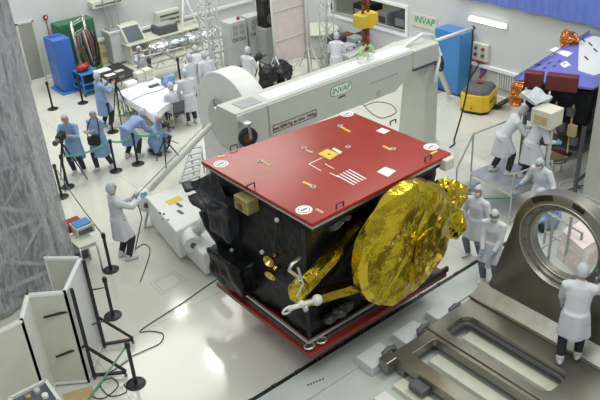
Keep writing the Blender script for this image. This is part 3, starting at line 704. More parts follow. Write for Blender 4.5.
# column
cy0, cy1 = 11.55, 12.45
cx0, cx1 = 12.95, 13.42
m = M(); m.loft([[V(p) for p in q] for q in ([(cx0-.10, cy0-.05, 0), (cx1+.10, cy0-.05, 0), (cx1+.10, cy1+.05, 0), (cx0-.10, cy1+.05, 0)], [(cx0-.08, cy0-.03, .25), (cx1+.06, cy0-.03, .25), (cx1+.06, cy1+.03, .25), (cx0-.08, cy1+.03, .25)], [(cx0, cy0, .32), (cx1, cy0, .32), (cx1, cy1, .32), (cx0, cy1, .32)], [(cx0, cy0, zb2+.36), (cx1, cy0, zb2+.36), (cx1, cy1-.2, zb2+.36), (cx0, cy1-.2, zb2+.36)])])
m.build('column', 'gantry', G, bevel=.015)
m = M(); m.hexa([V((cx0-.05, cy0-.55, 0)), V((cx1+.2, cy0-.55, 0)), V((cx1+.2, cy0, 0)), V((cx0-.05, cy0, 0))], [V((cx0-.05, cy0-.12, .16)), V((cx1+.08, cy0-.12, .16)), V((cx1+.08, cy0, .28)), V((cx0-.05, cy0, .28))]); m.build('column_foot', 'white', G, bevel=.01)
# arch
xa = xl+.72; ax = [onX(q[0], q[1], xa) for q in ((222, 72), (197, 92), (243, 100))]
yc = 12.98; zr = 2.10; Rr = 1.17
prof = [(yc+1.22, 0), (yc+1.2, .3), (yc+1.08, .8), (yc+1.03, 1.6)]
for k in range(0, 21): a = R_(-8+ (196)*k/20); prof.append((yc+Rr*math.cos(a), zr+Rr*math.sin(a)))
prof += [(yc-1.0, 1.8), (yc-.95, 1.4), (yc-1.30, .8), (yc-1.5, 0)]
prof = [prof[i] for i in range(len(prof))]
m = M(); m.prism([(xa, y, z) for y, z in prof], (.55, 0, 0)); m.build('arch', 'white', G, smooth='auto', bevel=.02)
M().lathe([(.55, 0), (.60, .02), (.60, .06), (.01, .06)], (xa-.0, yc, zr), (-1, 0, 0), 32).build('pivot_cover', 'gantry', G, smooth='auto')
M().lathe([(.10, 0), (.10, .10), (.06, .14), (.01, .14)], (xa-.06, yc+.05, zr+.35), (-1, 0, 0), 16).build('pivot_bolt', 'alu', G)
m = M(); m.path([(xa-.08, yc+.25, zr+.52), (xa-.16, yc+.1, zr+.47), (xa-.2, yc-.2, zr+.5), (xa-.1, yc-.5, zr+.55)], .015); m.build('hydraulic_hose', 'black', G)
# small fittings on the beam top
q = onY(372, 62, YB+.05)
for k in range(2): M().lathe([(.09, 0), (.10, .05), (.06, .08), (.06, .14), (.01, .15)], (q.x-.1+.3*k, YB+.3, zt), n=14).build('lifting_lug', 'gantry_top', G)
m = M(); m.path([onY(402, 62, YB+.1)+V((0, .2, 0)), onY(412, 48, YB+.1)+V((0, .2, .02)), onY(425, 40, YB+.2)+V((0, .1, .12)), onY(436, 42, YB+.1)+V((.1, .2, .1)), onY(440, 55, YB+.1)+V((.02, 0, 0)), onY(437, 70, YB-.05), onY(435, 84, YB-.08)], .045, 10); m.build('white_hose', 'white', G, smooth=True)
# logo, rating label
def plaque(px, py): return onY(px, py, YB)
q = plaque(341, 89)
def logo(parent, c, wid, hei):
    pts = []
    for i in range(24):
        a = 2*PI*i/24; ca, sa = math.cos(a), math.sin(a)
        pts.append(V((c.x+wid/2*math.copysign(abs(ca)**.5, ca), YB-.004, c.z+hei/2*math.copysign(abs(sa)**.5, sa))))
    M().prism(pts, (0, -.004, 0)).build('logo_border', 'greenl', parent); M().prism([V((c.x+(p.x-c.x)*.95, YB-.009, c.z+(p.z-c.z)*.88)) for p in pts], (0, -.003, 0)).build('logo_plate', 'paper', parent)
    text('logo_lettering', 'INVAP', hei*.78, 'greenl', parent, (c.x, YB-.014, c.z), (1, 0, 0), (0, 0, 1), shear=.2)
logo(G, q, .62, .24)
M().box(q.x-.08, YB-.006, q.z-.20, .2, .006, .04).build('small_label', 'dgrey', G)
a, b = plaque(273, 129), plaque(316, 113.5); c = (a+b)/2; L_ = (b.x-a.x)
fr = M()
for x, z, dx, dz in ((-L_/2, -.08, L_, .012), (-L_/2, .075, L_, .012), (-L_/2, -.08, .012, .16), (L_/2, -.08, .012, .167)): fr.box(c.x+x, YB-.008, c.z+z, dx, .008, dz)
fr.build('rating_border', 'dred', G)
for wd_, ox in (('max.', -.44), ('2000 Kg', -.215), ('en zona', .10), ('750Kg', .40)): text('rating_lettering', wd_, .088*L_/1.05, 'dred', G, (c.x+ox*L_/1.05, YB-.008, c.z), (1, 0, 0), (0, 0, 1))
q = plaque(388, 70)
m = M(); q = plaque(385, 79)
for k in range(7): m.box(q.x-.45+.13*k, YB-.005, q.z, .08, .005, .035)
m.build('small_print', 'grey', G)
q = plaque(378, 92); M().lathe([(.05, 0), (.05, .03), (.02, .04)], (q.x, YB, q.z), (0, -1, 0), 14).build('eye_bolt', 'alu', G)
# hand wheel at the column end
q = onY(440, 63, YB+.1)
hw = M(); cc = V((q.x, q.y, q.z)); axd = V((1, -.5, 0)).normalized(); u = V((0, 0, 1)); v = axd.cross(u)
hw.path([cc+(u*math.cos(2*PI*k/24)+v*math.sin(2*PI*k/24))*.19 for k in range(24)], .026, 8, True); T = hw.build('hand_wheel', 'black', G, smooth=True)
for k in range(3): a = PI*k/3; M().tube(cc-(u*math.cos(a)+v*math.sin(a))*.18, cc+(u*math.cos(a)+v*math.sin(a))*.18, .018).build('spoke', 'black', T)
M().tube(cc+axd*.06, V((xe, YB+.25, q.z)), .04).build('shaft', 'dgrey', T)
# big dark castor wheel hung on beam face
q = onY(248, 137, YB-.2)
T = thing('guide_wheel', 'dark spoked wheel with steel fork hanging at beam left end', 'wheel', (q.x, q.y, q.z-.2))
M().lathe([(.06, -.05), (.17, -.05), (.20, -.03), (.20, .03), (.17, .05), (.06, .05)], q, (.25, 1, 0), 28).build('tyre', 'blackrub', T, smooth='auto'); M().lathe([(.01, -.06), (.10, -.055), (.10, .055), (.01, .06)], q, (.25, 1, 0), 20).build('hub', 'rust', T, smooth='auto')
M().bar(q+V((0, -.08, -.02)), q+V((0, -.08, .30)), .06, .015, (0, 1, 0)).build('fork', 'alu', T); M().box(q.x-.06, q.y-.1, q.z+.28, .12, YB-q.y+.1, .04).build('bracket', 'alu', T)
# boom with hanging black cable
a, b = onY(426, 44, YB+.25), onY(473, 28, YB+.3)
T = thing('cable_boom', 'white horizontal boom pole reaching right from the gantry', 'boom', a); M().tube(a, b, .045).build('pole', 'white', T, smooth=True); M().ell(b, .06).build('end_cap', 'black', T, smooth=True); M().tube(a+V((.02, 0, .02)), V((a.x, a.y, zt-.1)), .05).build('mount_post', 'white', T)
e = P(454, 141, 0.0); m = M(); pts = []
for k in range(13):
    t = k/12; p = b.lerp(e+V((0, 0, .02)), t); p.z -= .15*math.sin(PI*t)*.5; p += V((.10*math.sin(PI*t), -.06*math.sin(PI*t), 0)); pts.append(p)
pts += [e+V((-.15, -.15, .02)), e+V((-.4, -.2, .02))]
m.path(pts, .022, 8); tag(m.build('hanging_cable', 'blackrub', smooth=True), 'thick black cable hanging from the white boom tip to floor', 'cable')
# crane hook: chain, yellow block, shackle
hx, hy = onY(366, 60, YB+.35).x, YB+.35
def chain(mb, z0, z1, r, pitch_):
    z = z0; i = 0
    while z < z1:
        ang = PI/2*(i % 2); pts = []
        for k in range(12): a = 2*PI*k/12; ox = math.cos(a)*r*.5; oz = math.sin(a)*pitch_*.68; pts.append((hx+ox*math.cos(ang), hy+ox*math.sin(ang), z+oz))
        mb.path(pts, r*.22, 6, True); z += pitch_; i += 1
bz = onY(365, 26, hy).z; tz = onY(365, 13, hy).z
T = thing('crane_hook_block', 'yellow crane block on a rusty chain above the beam', 'crane hook', (hx, hy, zt+.06))
m = M(); chain(m, tz+.05, 7.6, .17, .15); m.build('upper_chain', 'rust', T, smooth=True)
M().box(hx-.25, hy-.16, bz, .50, .32, tz-bz).build('block', 'yellowst', T, bevel=.03); M().box(hx-.08, hy-.17, bz-.01, .16, .34, tz-bz+.02).build('block_band', 'yellow', T, bevel=.01); M().tube((hx+.24, hy, (bz+tz)/2), (hx+.27, hy, (bz+tz)/2), .07).build('block_pin', 'black', T)
m = M(); chain(m, onY(365, 46, hy).z, bz, .17, .13); m.build('lower_chain', 'rust', T, smooth=True)
sz = onY(365, 45, hy).z
m = M(); m.path([(hx-.19, hy, zt+.12), (hx-.16, hy, sz-.1), (hx, hy, sz+.03), (hx+.16, hy, sz-.1), (hx+.19, hy, zt+.12)], .055, 10); m.build('shackle', 'lime', T, smooth=True); M().tube((hx-.26, hy, zt+.12), (hx+.26, hy, zt+.12), .045).build('shackle_pin', 'lime', T)
# ------------------------------------------------------------------ white base machine left of the satellite
F0 = P(172, 236); 
T = thing('drive_unit', 'white boxy machine base with two jack cylinders left of the satellite', 'machine', (6.2, 12.3, 0))
def px3(pts, z): return [P(x, y, z) for x, y in pts]
m = M(); top = px3([(146, 197), (176, 232), (212, 212), (190, 180)], .85); m.prism([V((p.x, p.y, .18)) for p in top], (0, 0, .67)); m.build('housing', 'white', T, bevel=.03)
top2 = px3([(181, 234), (203, 255), (220, 248), (220, 205), (205, 200)], .62); m = M(); m.prism([V((p.x, p.y, .12)) for p in top2], (0, 0, .50)); m.build('end_housing', 'white', T, bevel=.04)
for (x, y), (u_, v_) in (((144, 199), (1, 0)), ((190, 238), (1, 0))):
    c = P(x, y, .62); M().lathe([(.01, -.30), (.18, -.30), (.19, -.28), (.19, .22), (.15, .25), (.01, .25)], c, (.35, 1, 0), 24).build('jack_cylinder', 'white', T, smooth='auto'); M().lathe([(.06, 0), (.06, .03), (.01, .03)], c-V((.35, 1, 0)).normalized()*.30, (-.35, -1, 0), 14).build('end_plug', 'dgrey', T)
m = M()
for x, y in ((166, 224), (169, 228), (163, 219), (168, 220), (172, 224), (160, 213), (164, 214), (172, 231)):
    c = P(x, y, .6); 
    m.ell(onX(x, y, top[0].x*.5+top[1].x*.5-.01), .025, 8, 6)
m.build('button_row', 'dgrey', T)
c = onX(177, 224, top[1].x+.03); m = M(); m.lathe([(.06, 0), (.06, .04), (.01, .04)], P(175, 228, .55), (-1, -.3, 0)); m.build('emergency_button', 'rust', T)
m = M(); c = P(175, 200, .85); m.prism([c+V(q) for q in ((-.2, -.12, 0), (.15, -.12, 0), (.15, .1, 0), (-.2, .1, 0))], (0, 0, .006)); m.build('yellow_label', 'yellowst', T)
m = M()
for (x, y) in ((180, 205), (181, 212)): c = P(x, y, .85); m.box(c.x-.05, c.y-.1, .85, .07, .2, .012)
m.build('dark_label', 'dgrey', T)
c = P(209, 225, .62); M().ell(c, (.09, .09, .05)).build('valve_cap', 'goldbox', T, smooth=True)
for x, y in ((158, 226), (196, 258), (214, 262), (182, 250)):
    q = P(x, y); M().lathe([(.01, -.05), (.09, -.05), (.10, 0), (.09, .05), (.01, .05)], (q.x+.1, q.y+.1, .10), (0, 1, 0), 18).build('caster', 'grey', T, smooth='auto')
m = M(); a = P(150, 205, .3); m.path([a, a+V((-.3, -.3, -.15)), a+V((-.45, -.5, -.2)), a+V((-.3, -.75, -.1)), a+V((.0, -.8, .1))], .03, 8); m.build('hose', 'grey', T, smooth=True)
# white sloping tie bars to the arch
DU = T
def slope(name, lab, p, q, r): return M().tube(p, q, r, n=14).build(name, 'white', DU, smooth=True)
a = P(150, 190, .75); b = onX(212, 124, 7.75)
slope('tie_bar', 'long white sloping bar rising from the machine base towards arch', a, b, .06)
a = P(195, 233, .70); b = P(217, 210, 1.35); slope('tie_bar', 'short thick white sloping tube beside the satellite lower left corner', a, b, .11)
# ventilated grey louvre steps between bars
T = thing('access_steps', 'grey ribbed step frame between the sloping bar and the arch', 'steps', P(192, 165, 0))
pa, pb, pc, pd = P(180, 182, .35), P(199, 175, .35), P(201, 146, .75), P(190, 148, .75)
for s, e in ((pa, pd), (pb, pc)): M().bar(s, e, .05, .05).build('side_rail', 'lgrey', T)
for k in range(6): t = k/5; M().bar(pa.lerp(pd, t), pb.lerp(pc, t), .13, .03).build('step', 'lgrey', T)
for p in (pa, pb, pc, pd): M().tube(p, (p.x, p.y, 0), .025).build('leg', 'lgrey', T)
# ================================================================== satellite
ZB, ZT = .77, 3.25
tc_ = [P(x, y, ZT) for x, y in ((201, 161), (312, 224), (451, 153), (351, 111.5))]
x0, x1 = (tc_[0].x+tc_[1].x)/2, (tc_[2].x+tc_[3].x)/2
y1_, y0_ = (tc_[0].y+tc_[3].y)/2, (tc_[1].y+tc_[2].y)/2
X0, X1, Y0, Y1 = 5.42, 8.67, 7.08, 9.76
SAT = thing('satellite', 'large black wrapped satellite between two red cover panels', 'satellite', ((X0+X1)/2, (Y0+Y1)/2, 0))
# black blanket body
def wrapped(name, x, y, z, dx, dy, dz, mt, amp=.03, sc=2.2, sub=5, seed=0, parent=None):
    o = M().box(x, y, z, dx, dy, dz).build(name, mt, parent, smooth=False); crinkle(o, sub, amp, sc, seed); 
    for p in o.data.polygons: p.use_smooth = True
    return o
wrapped('blanket_body', X0+.18, Y0+.22, ZB+.14, X1-X0-.36, Y1-Y0-.40, ZT-ZB-.34, 'mli', .05, 2.6, 5, 1, SAT)
M().cbox(tuple(onY(447, 163, y0_+.02)), (.22, .14, .20)).build('corner_bracket', 'cream', SAT, bevel=.02)
# lower red plate with silver rail
m = M(); m.prism([(X0, Y0, ZB-.09), (X1, Y0, ZB-.09), (X1, Y1, ZB-.09), (X0, Y1, ZB-.09)], (0, 0, .09)); m.build('lower_cover', 'redpl', SAT, bevel=.01)
m = M()
for a, b in (((X0+.10, Y0+.14), (X1-.15, Y0+.14)), ((X0+.10, Y0+.14), (X0+.10, Y1-.1))): m.bar((*a, ZB+.13), (*b, ZB+.13), .035, .05)
m.build('edge_rail', 'alu', SAT)
m = M(); m.bar((X0+.10, Y0+.14, ZB+.02), (X1-.15, Y0+.14, ZB+.02), .05, .03); m.bar((X0+.10, Y0+.14, ZB+.02), (X0+.10, Y1-.1, ZB+.02), .05, .03); m.build('lower_rail', 'dgrey', SAT)
for (a, b) in ((X0+.12, Y0+.15), (X0+.35, Y0+.12)):
    M().path([(a+.09*math.cos(t*PI/4), b+.07*math.sin(t*PI/4), ZB+.04) for t in range(8)], .018, 6, True).build('ring_clamp', 'alu', SAT)
# support trolley under the plate
m = M(); m.box(X0+.6, Y0+.6, .18, X1-X0-1.2, .2, .50); m.box(X0+.6, Y1-.8, .18, X1-X0-1.2, .2, .50); m.box(X0+.6, Y0+.6, .18, .2, Y1-Y0-1.2, .50); m.box(X1-.8, Y0+.6, .18, .2, Y1-Y0-1.2, .50); m.build('support_trolley', 'grey', SAT)
for a in (X0+.7, X1-.7):
    for b in (Y0+.7, Y1-.7): M().lathe([(.01, -.05), (.09, -.05), (.10, 0), (.09, .05), (.01, .05)], (a, b, .10), (0, 1, 0), 18).build('caster', 'black', SAT, smooth='auto')
# upper red panel
tq = [V((p.x, p.y, ZT-.06)) for p in tc_]
M().prism(tq, (0, 0, .06)).build('upper_cover', 'red', SAT, bevel=.006)
m = M(); cen = sum(tq, V())/4
m.prism([V((p.x, p.y, ZT-.11)).lerp(V((cen.x, cen.y, ZT-.11)), .012) for p in tq], (0, 0, .045)); m.build('cover_frame', 'alu', SAT)
m = M(); m.prism([V((p.x, p.y, ZT-.22)).lerp(V((cen.x, cen.y, ZT-.22)), .06) for p in tq], (0, 0, .11)); m.build('cover_underside', 'black', SAT)
# details on the panel
UP = bpy.data.objects['upper_cover']
def TP(px, py): return P(px, py, ZT)
def disc(px, py, r, mt, z=.004, nm='target_mark', asp=1.):
    c = TP(px, py); return M().lathe([(.01, 0), (r, 0), (r, z), (.01, z)], (c.x, c.y, ZT), n=28).build(nm, mt, SAT)
for px, py in ((221, 164), (347, 114), (431, 147), (304, 210)):
    disc(px, py, .125, 'paper'); disc(px, py, .092, 'dred', .006); disc(px, py, .08, 'paper', .0075)
    c = TP(px, py); M().box(c.x-.055, c.y-.018, ZT, .11, .036, .0095).build('target_bar', 'dgrey', SAT)
def strip(p, q, w_, mt, nm): 
    a, b = TP(*p), TP(*q); M().bar(a+V((0, 0, .003)), b+V((0, 0, .003)), w_, .006).build(nm, mt, SAT)
for p, q in (((217, 157), (225, 156)), ((383, 146), (391, 150)), ((262, 161), (270, 166)), ((303, 182), (312, 186)), ((341, 127), (350, 132)), ((306, 150), (313, 153)), ((431, 154), (437, 151)), ((316, 209), (323, 213))): strip(p, q, .045, 'yellow' if (p[0] % 2) else 'tan', 'warning_strip')
for px, py in ((260, 161), (393, 149), (313, 187), (340, 126), (304, 148), (348, 147)): disc(px, py, .045, 'lgrey', .012, 'bolt_plate'); disc(px, py, .022, 'dgrey', .02, 'bolt_head')
def quad(pts, mt, nm): M().prism([TP(*p)+V((0, 0, .001)) for p in pts], (0, 0, .004)).build(nm, mt, SAT)
quad(((318, 154), (327, 149), (339, 154), (330, 160)), 'yellowst', 'yellow_label'); quad(((332, 149), (334, 148), (342, 152), (340, 154)), 'paper', 'white_label')
c = TP(329, 154.5); M().lathe([(.01, 0), (.05, 0), (.01, .008)], (c.x, c.y, ZT+.003), n=3).build('warning_symbol', 'black', SAT)
quad(((376, 131), (382, 128), (390, 131), (384, 134)), 'paper', 'white_label'); quad(((377, 172), (385, 167), (396, 171), (388, 177)), 'paper', 'white_label')
m = M()
for k in range(5):
    a, b = TP(337+k*3.0, 175.5-k*1.5), TP(354+k*3.0, 185-k*1.5)
    M().bar(a+V((0, 0, .003)), b+V((0, 0, .003)), .022, .004).build('printed_line', 'paper', SAT)
m.bm.free()
for p, q in (((309, 164), (322, 158)), ((309, 164), (321, 171)), ((330, 173), (338, 177)), ((325, 164), (334, 169))): strip(p, q, .014, 'paper', 'printed_line')
for px, py in ((234, 149), (251, 188), (393, 124), (428, 160), (340, 207)):
    c = TP(px, py); m = M(); m.path([c+V((-.07, 0, 0)), c+V((-.07, 0, .07)), c+V((.07, 0, .07)), c+V((.07, 0, 0))], .013, 6); m.build('lifting_handle', 'black', SAT)
# black blankets spilling out at the left
def flap(pts, mt='mli2', nm='blanket_flap', th=.05, seed=0):
    o = M().prism(pts, V((0, 0, -th))).build(nm, mt, SAT); crinkle(o, 4, .04, 4, seed)
    for p in o.data.polygons: p.use_smooth = True
zf = 2.2
flap([onX(190, 182, X0+.0), onX(213, 172, X0+.1), onX(232, 208, X0+.1), onX(205, 205, X0-.2)], th=.06)
flap([P(181, 182, 2.0), P(192, 180, 2.0), P(198, 187, 2.0), P(186, 190, 2.0)], 'black', seed=2)
flap([P(188, 196, 1.9), P(202, 190, 1.9), P(212, 202, 1.9), P(204, 210, 1.9), P(192, 203, 1.9)], 'black', seed=3)
flap([onX(199, 212, X0+.02), onX(230, 202, X0+.12), onX(228, 262, X0+.12), onX(218, 245, X0)], 'mli', seed=4, th=.1)
wrapped('side_box', X0-.12, Y1-1.05, ZB+.30, .5, .95, .55, 'mli', .05, 4, 4, 5, SAT)
wrapped('side_box', X0-.05, Y1-.75, ZB+1.25, .4, .6, .7, 'mli2', .05, 4, 4, 6, SAT)
c = onX(243, 203, X0-.0)
M().box(X0-.06, c.y-.19, c.z-.14, .26, .36, .25).build('gold_unit', 'goldbox', SAT, bevel=.02)
M().box(X0-.08, c.y-.05, c.z-.10, .03, .1, .1).build('gold_unit_latch', 'rust', SAT)
for px, py in ((275, 256), (276, 268)):
    c = onX(px, py, X0+.14); M().lathe([(.02, -.05), (.05, 0), (.035, .06), (.10, .18), (.09, .18), (.02, .07)], c, (-1, -.3, 0 if py < 260 else -.3), 18).build('thruster', 'brass', SAT, smooth='auto')
for px, py in ((277, 220), (262, 252), (232, 250)):
    c = onX(px, py, X0+.12); M().ell(c, .04).build('sensor_bolt', 'lgrey', SAT, smooth=True)
m = M(); m.path([onX(276, 218, X0+.12), onX(277, 232, X0+.1), onX(274, 248, X0+.1)], .018); m.build('seam_cord', 'black', SAT)
# corner trim line of the body
m = M(); m.path([(X0+.17, Y0+.2, ZB+.16), (X0+.17, Y0+.2, ZT-.25)], .03, 8); m.build('corner_edge', 'mli2', SAT)
# silver pipe
m = M(); m.path([onY(300, 258, Y0+.16), onY(292, 264, Y0+.1), onY(289, 270, Y0+.08), onY(298, 277, Y0+.08), onY(301, 286, Y0-.0), onY(296, 297, Y0-.02)], .028, 8); m.build('bent_pipe', 'alu', SAT, smooth=True)
# gold booms and hinge
Yf = Y0+.0
def boom(p, q, w0, w1, seed):
    a, b = onY(*p, Yf), onY(*q, Yf-.02); d = (b-a).normalized(); n = V((0, 1, 0)).cross(d)
    o = M().hexa([a-n*w0/2+V((0, -.08, 0)), a+n*w0/2+V((0, -.08, 0)), a+n*w0/2+V((0, .10, 0)), a-n*w0/2+V((0, .10, 0))], [b-n*w1/2+V((0, -.08, 0)), b+n*w1/2+V((0, -.08, 0)), b+n*w1/2+V((0, .10, 0)), b-n*w1/2+V((0, .10, 0))]).build('feed_boom', 'gold', SAT)
    crinkle(o, 4, .014, 6, seed); 
boom((297, 296), (362, 223), .16, .13, 1); boom((300, 302), (362, 284), .14, .17, 2)
o = M().ell(onY(298, 290, Yf-.03), (.16, .12, .22), 16, 12).build('foil_joint', 'gold', SAT, smooth=True); crinkle(o, 1, .05, 7)
m = M(); a, b = onY(288, 309, Yf-.16), onY(317, 300, Yf-.16); m.tube(a, b, .038, n=12); m.ell(b, (.09, .08, .09), 14, 10); m.ell(onY(301, 304, Yf-.16), .06); m.tube(onY(304, 305, Yf-.16), onY(306, 310, Yf-.16), .04)
m.build('hinge_fitting', 'cover', SAT, smooth=True)
m = M()
c = onY(288, 310, Yf-.16); m.path([c+V((.10*math.cos(PI*k/5), 0, .05*math.sin(PI*k/5))) for k in range(10)], .018, 6, True); m.build('hinge_loop', 'cream', SAT)
m = M(); m.path([onY(296, 284, Yf-.14), onY(300, 275, Yf-.14), onY(298, 268, Yf-.1), onY(303, 284, Yf-.15), onY(296, 297, Yf-.15)], .02); m.build('bracket_wire', 'alu', SAT)
# clear plastic bits near the bottom
for i, (px, py) in enumerate(((330, 318), (338, 312), (345, 307), (333, 222), (341, 216))):
    o = M().ell(onY(px, py, Y0+.14), (.14, .10, .10), 12, 10).build('plastic_wrap', 'glass', SAT, smooth=True); crinkle(o, 1, .07, 9, i)
# foil covered dish
dc = onY(405, 244, 6.72); dc.y = 6.72; Rd = 1.06
m = M(); prof = [(.01, -.16), (Rd*.55, -.15), (Rd*.90, -.09), (Rd, -.02), (Rd*1.01, .06), (Rd*.95, .13), (Rd*.5, .17), (.01, .18)]
m.lathe(prof, dc, (0, 1, 0), 64); o = m.build('dish_antenna', 'gold', SAT)
bm = bmesh.new(); bm.from_mesh(o.data); bmesh.ops.subdivide_edges(bm, edges=[e for e in bm.edges if e.calc_length() > .075], cuts=4, use_grid_fill=True)
bmesh.ops.triangulate(bm, faces=bm.faces)
inv = PM[o.name]
for v in bm.verts:
    p = inv @ v.co; q = p-dc; r = math.hypot(q.x, q.z); a = math.atan2(q.z, q.x)
    n = noise.noise(V((p.x*1.5, p.y, p.z*.9+p.x)))*.09+abs(noise.noise(V((p.x*2.2-p.z*1.6+3, p.y*2, p.z*.8))))*.09+abs(noise.noise(V((math.cos(a)*3.5, math.sin(a)*3.5, r*.6))))*.05*min(1, r)
    v.co.y -= n if q.y < .02 else -n*.5
    if r > .9: k = 1+.004*math.sin(a*17)+.012*noise.noise(V((math.cos(a)*2, math.sin(a)*2, 3))); v.co.x += q.x*(k-1); v.co.z += q.z*(k-1)
bm.to_mesh(o.data); bm.free()
for p in o.data.polygons: p.use_smooth = True
o.data.set_sharp_from_angle(angle=R_(14))
o = M().prism([V((dc.x-.02, 6.56, dc.z-.62)), V((dc.x+.50, 6.56, dc.z-.45)), V((dc.x+.62, 6.56, dc.z+.30)), V((dc.x+.10, 6.56, dc.z+.12))], (0, -.03, 0)).build('dish_patch', 'gold', SAT); crinkle(o, 4, .02, 4, 3)
M().bar((dc.x+.2, 6.8, dc.z+.1), (dc.x+.2, Y0+.3, dc.z+.1), .3, .5).build('dish_mount', 'mli', SAT)
for i, (px, py, rx, rz_) in enumerate(((450, 206, .26, .45), (459, 196, .16, .20), (443, 192, .22, .25), (455, 224, .16, .26))):
    o = M().ell(onY(px, py, Y0-.0), (rx, .16, rz_), 18, 14).build('foil_bulge', 'gold', SAT); crinkle(o, 1, .12, 4.5, i+10)
# black edge strips at right of the dish
m = M(); m.bar((X1-.9, Y0+.02, ZB+.06), (X1+.04, Y0+.02, ZB+.06), .05, .10); m.build('corner_bumper', 'black', SAT)
# ================================================================== floor rail and pit platform
yr = 7.52
T = thing('floor_rail', 'long black floor rail with small pegs between satellite and steel platform', 'rail', (7.5, yr, 0))
M().box(3.2, yr-.04, 0, 9.0, .08, .09).build('rail_bar', 'black', T)
for k in range(16): M().path([(3.9+.5*k, yr-.02, .08), (3.9+.5*k, yr-.02, .16), (3.99+.5*k, yr-.02, .16), (3.99+.5*k, yr-.02, .08)], .013, 6).build('peg', 'dgrey', T)
T = thing('pit_platform', 'low pale platform with raised ribs under the steel frame', 'platform', (8.3, 5.0, 0))
ye = yr-.10
M().box(3.2, 1.5, 0, 9.2, ye-.55-1.5, .12).build('deck', 'deck', T)
M().box(3.2, ye-.55, 0, 9.2, .55, .16).build('edge_strip', 'deck', T)
for k in range(7): M().box(5.92+.42*k, 2.2, .12, .24, 3.95, .09).build('rib', 'cream' if k % 2 else 'white', T, bevel=.01)
for k, (xx) in enumerate((6.28, 7.12, 7.98)): M().box(xx, 6.56, .12, .55, .40, .20).build('support_block', 'wall', T, bevel=.02)
for k in range(4): M().box(4.15+.42*k, 2.2, .12, .34, 4.1, .035).build('deck_plank', 'wall' if k % 2 else 'lgrey', T, bevel=.006)
m = M()
for k in range(6): q = P(308+k*3, 385-k*1.2, .165); m.ell(q, .018, 8, 6)
m.build('bolt_holes', 'dgrey', T)
# steel frame
T = thing('steel_frame', 'polished steel frame table with long rounded openings', 'frame', (8.0, 5.2, .12))
ZF = .50; th = .16
fx = [6.45, 6.62, 6.92, 7.06, 7.52, 7.66, 8.28, 8.95]; fy0, fy1 = 3.25, 6.52
def rrect(x0, x1, y0, y1, r, n=5):
    pts = []
    for cx, cy, a0 in ((x1-r, y1-r, 0), (x0+r, y1-r, 90), (x0+r, y0+r, 180), (x1-r, y0+r, 270)):
        for k in range(n+1): a = R_(a0+90*k/n); pts.append((cx+r*math.cos(a), cy+r*math.sin(a)))
    return pts
def plate_with_hole(m, ox0, ox1, oy0, oy1, hole, z0, z1):
    o4 = [(ox1, oy1), (ox0, oy1), (ox0, oy0), (ox1, oy0)]; n = len(hole)//4; out = []
    for q in range(4):
        a, c = o4[q], None
        for k in range(n): out.append(a)
    for zz, flip in ((z1, 0), (z0, 1)):
        for q in range(4):
            hs = hole[q*n:(q+1)*n]; c = m.bm.verts.new((*o4[q], zz)); hv = [m.bm.verts.new((*h_, zz)) for h_ in hs]
            for k in range(n-1): m._f([c, hv[k], hv[k+1]])
            c2 = m.bm.verts.new((*o4[(q+1) % 4], zz)); h2 = m.bm.verts.new((*hole[((q+1)*n) % len(hole)], zz)); m._f([c, hv[-1], h2, c2])
    for k in range(len(hole)):
        a, b = hole[k], hole[(k+1) % len(hole)]; m._f([m.bm.verts.new((*a, z0)), m.bm.verts.new((*b, z0)), m.bm.verts.new((*b, z1)), m.bm.verts.new((*a, z1))])
    for q in range(4):
        a, b = o4[q], o4[(q+1) % 4]; m._f([m.bm.verts.new((*a, z0)), m.bm.verts.new((*b, z0)), m.bm.verts.new((*b, z1)), m.bm.verts.new((*a, z1))])
    bmesh.ops.remove_doubles(m.bm, verts=m.bm.verts, dist=1e-5)
m = M(); plate_with_hole(m, 7.52, 8.98, fy0, fy1, rrect(7.68, 8.28, 4.25, 6.28, .16), ZF-th, ZF); m.build('main_plate', 'steel', T, bevel=.012)
m = M(); plate_with_hole(m, 6.62, 7.52, fy0, fy1-.04, rrect(6.88, 7.44, 3.6, 6.25, .05), ZF-th-.03, ZF-.03); m.build('side_plate', 'steel', T, bevel=.01)
M().box(6.40, 6.34, ZF-.22, .24, .20, .20).build('end_stub', 'steel', T, bevel=.02)
m = M(); hole = rrect(7.66, 8.29, 4.2, 6.30, .18); m.path([(a, b, ZF-.14) for a, b in rrect(7.70, 8.26, 4.27, 6.26, .14)], .035, 6, True); m.build('opening_lip', 'dgrey', T)
for a, b in ((6.72, fy0+.15), (6.72, fy1-.25), (7.58, fy0+.15), (8.8, fy0+.15), (8.8, fy1-.2), (7.58, fy1-.15)): M().box(a-.08, b-.08, .12, .16, .16, ZF-th-.13).build('foot', 'steel', T)
for a in (6.55, 7.38, 8.20):
    M().path([(a, 6.52, ZF-.14), (a+.02, 6.58, ZF-.05), (a+.14, 6.58, ZF-.02), (a+.24, 6.58, ZF-.06), (a+.26, 6.52, ZF-.14)], .05, 8).build('clamp', 'dgrey', T, smooth=True)
M().box(6.42, 5.6, ZF-.24, .20, .30, .12).build('bracket', 'dgrey', T, bevel=.02)
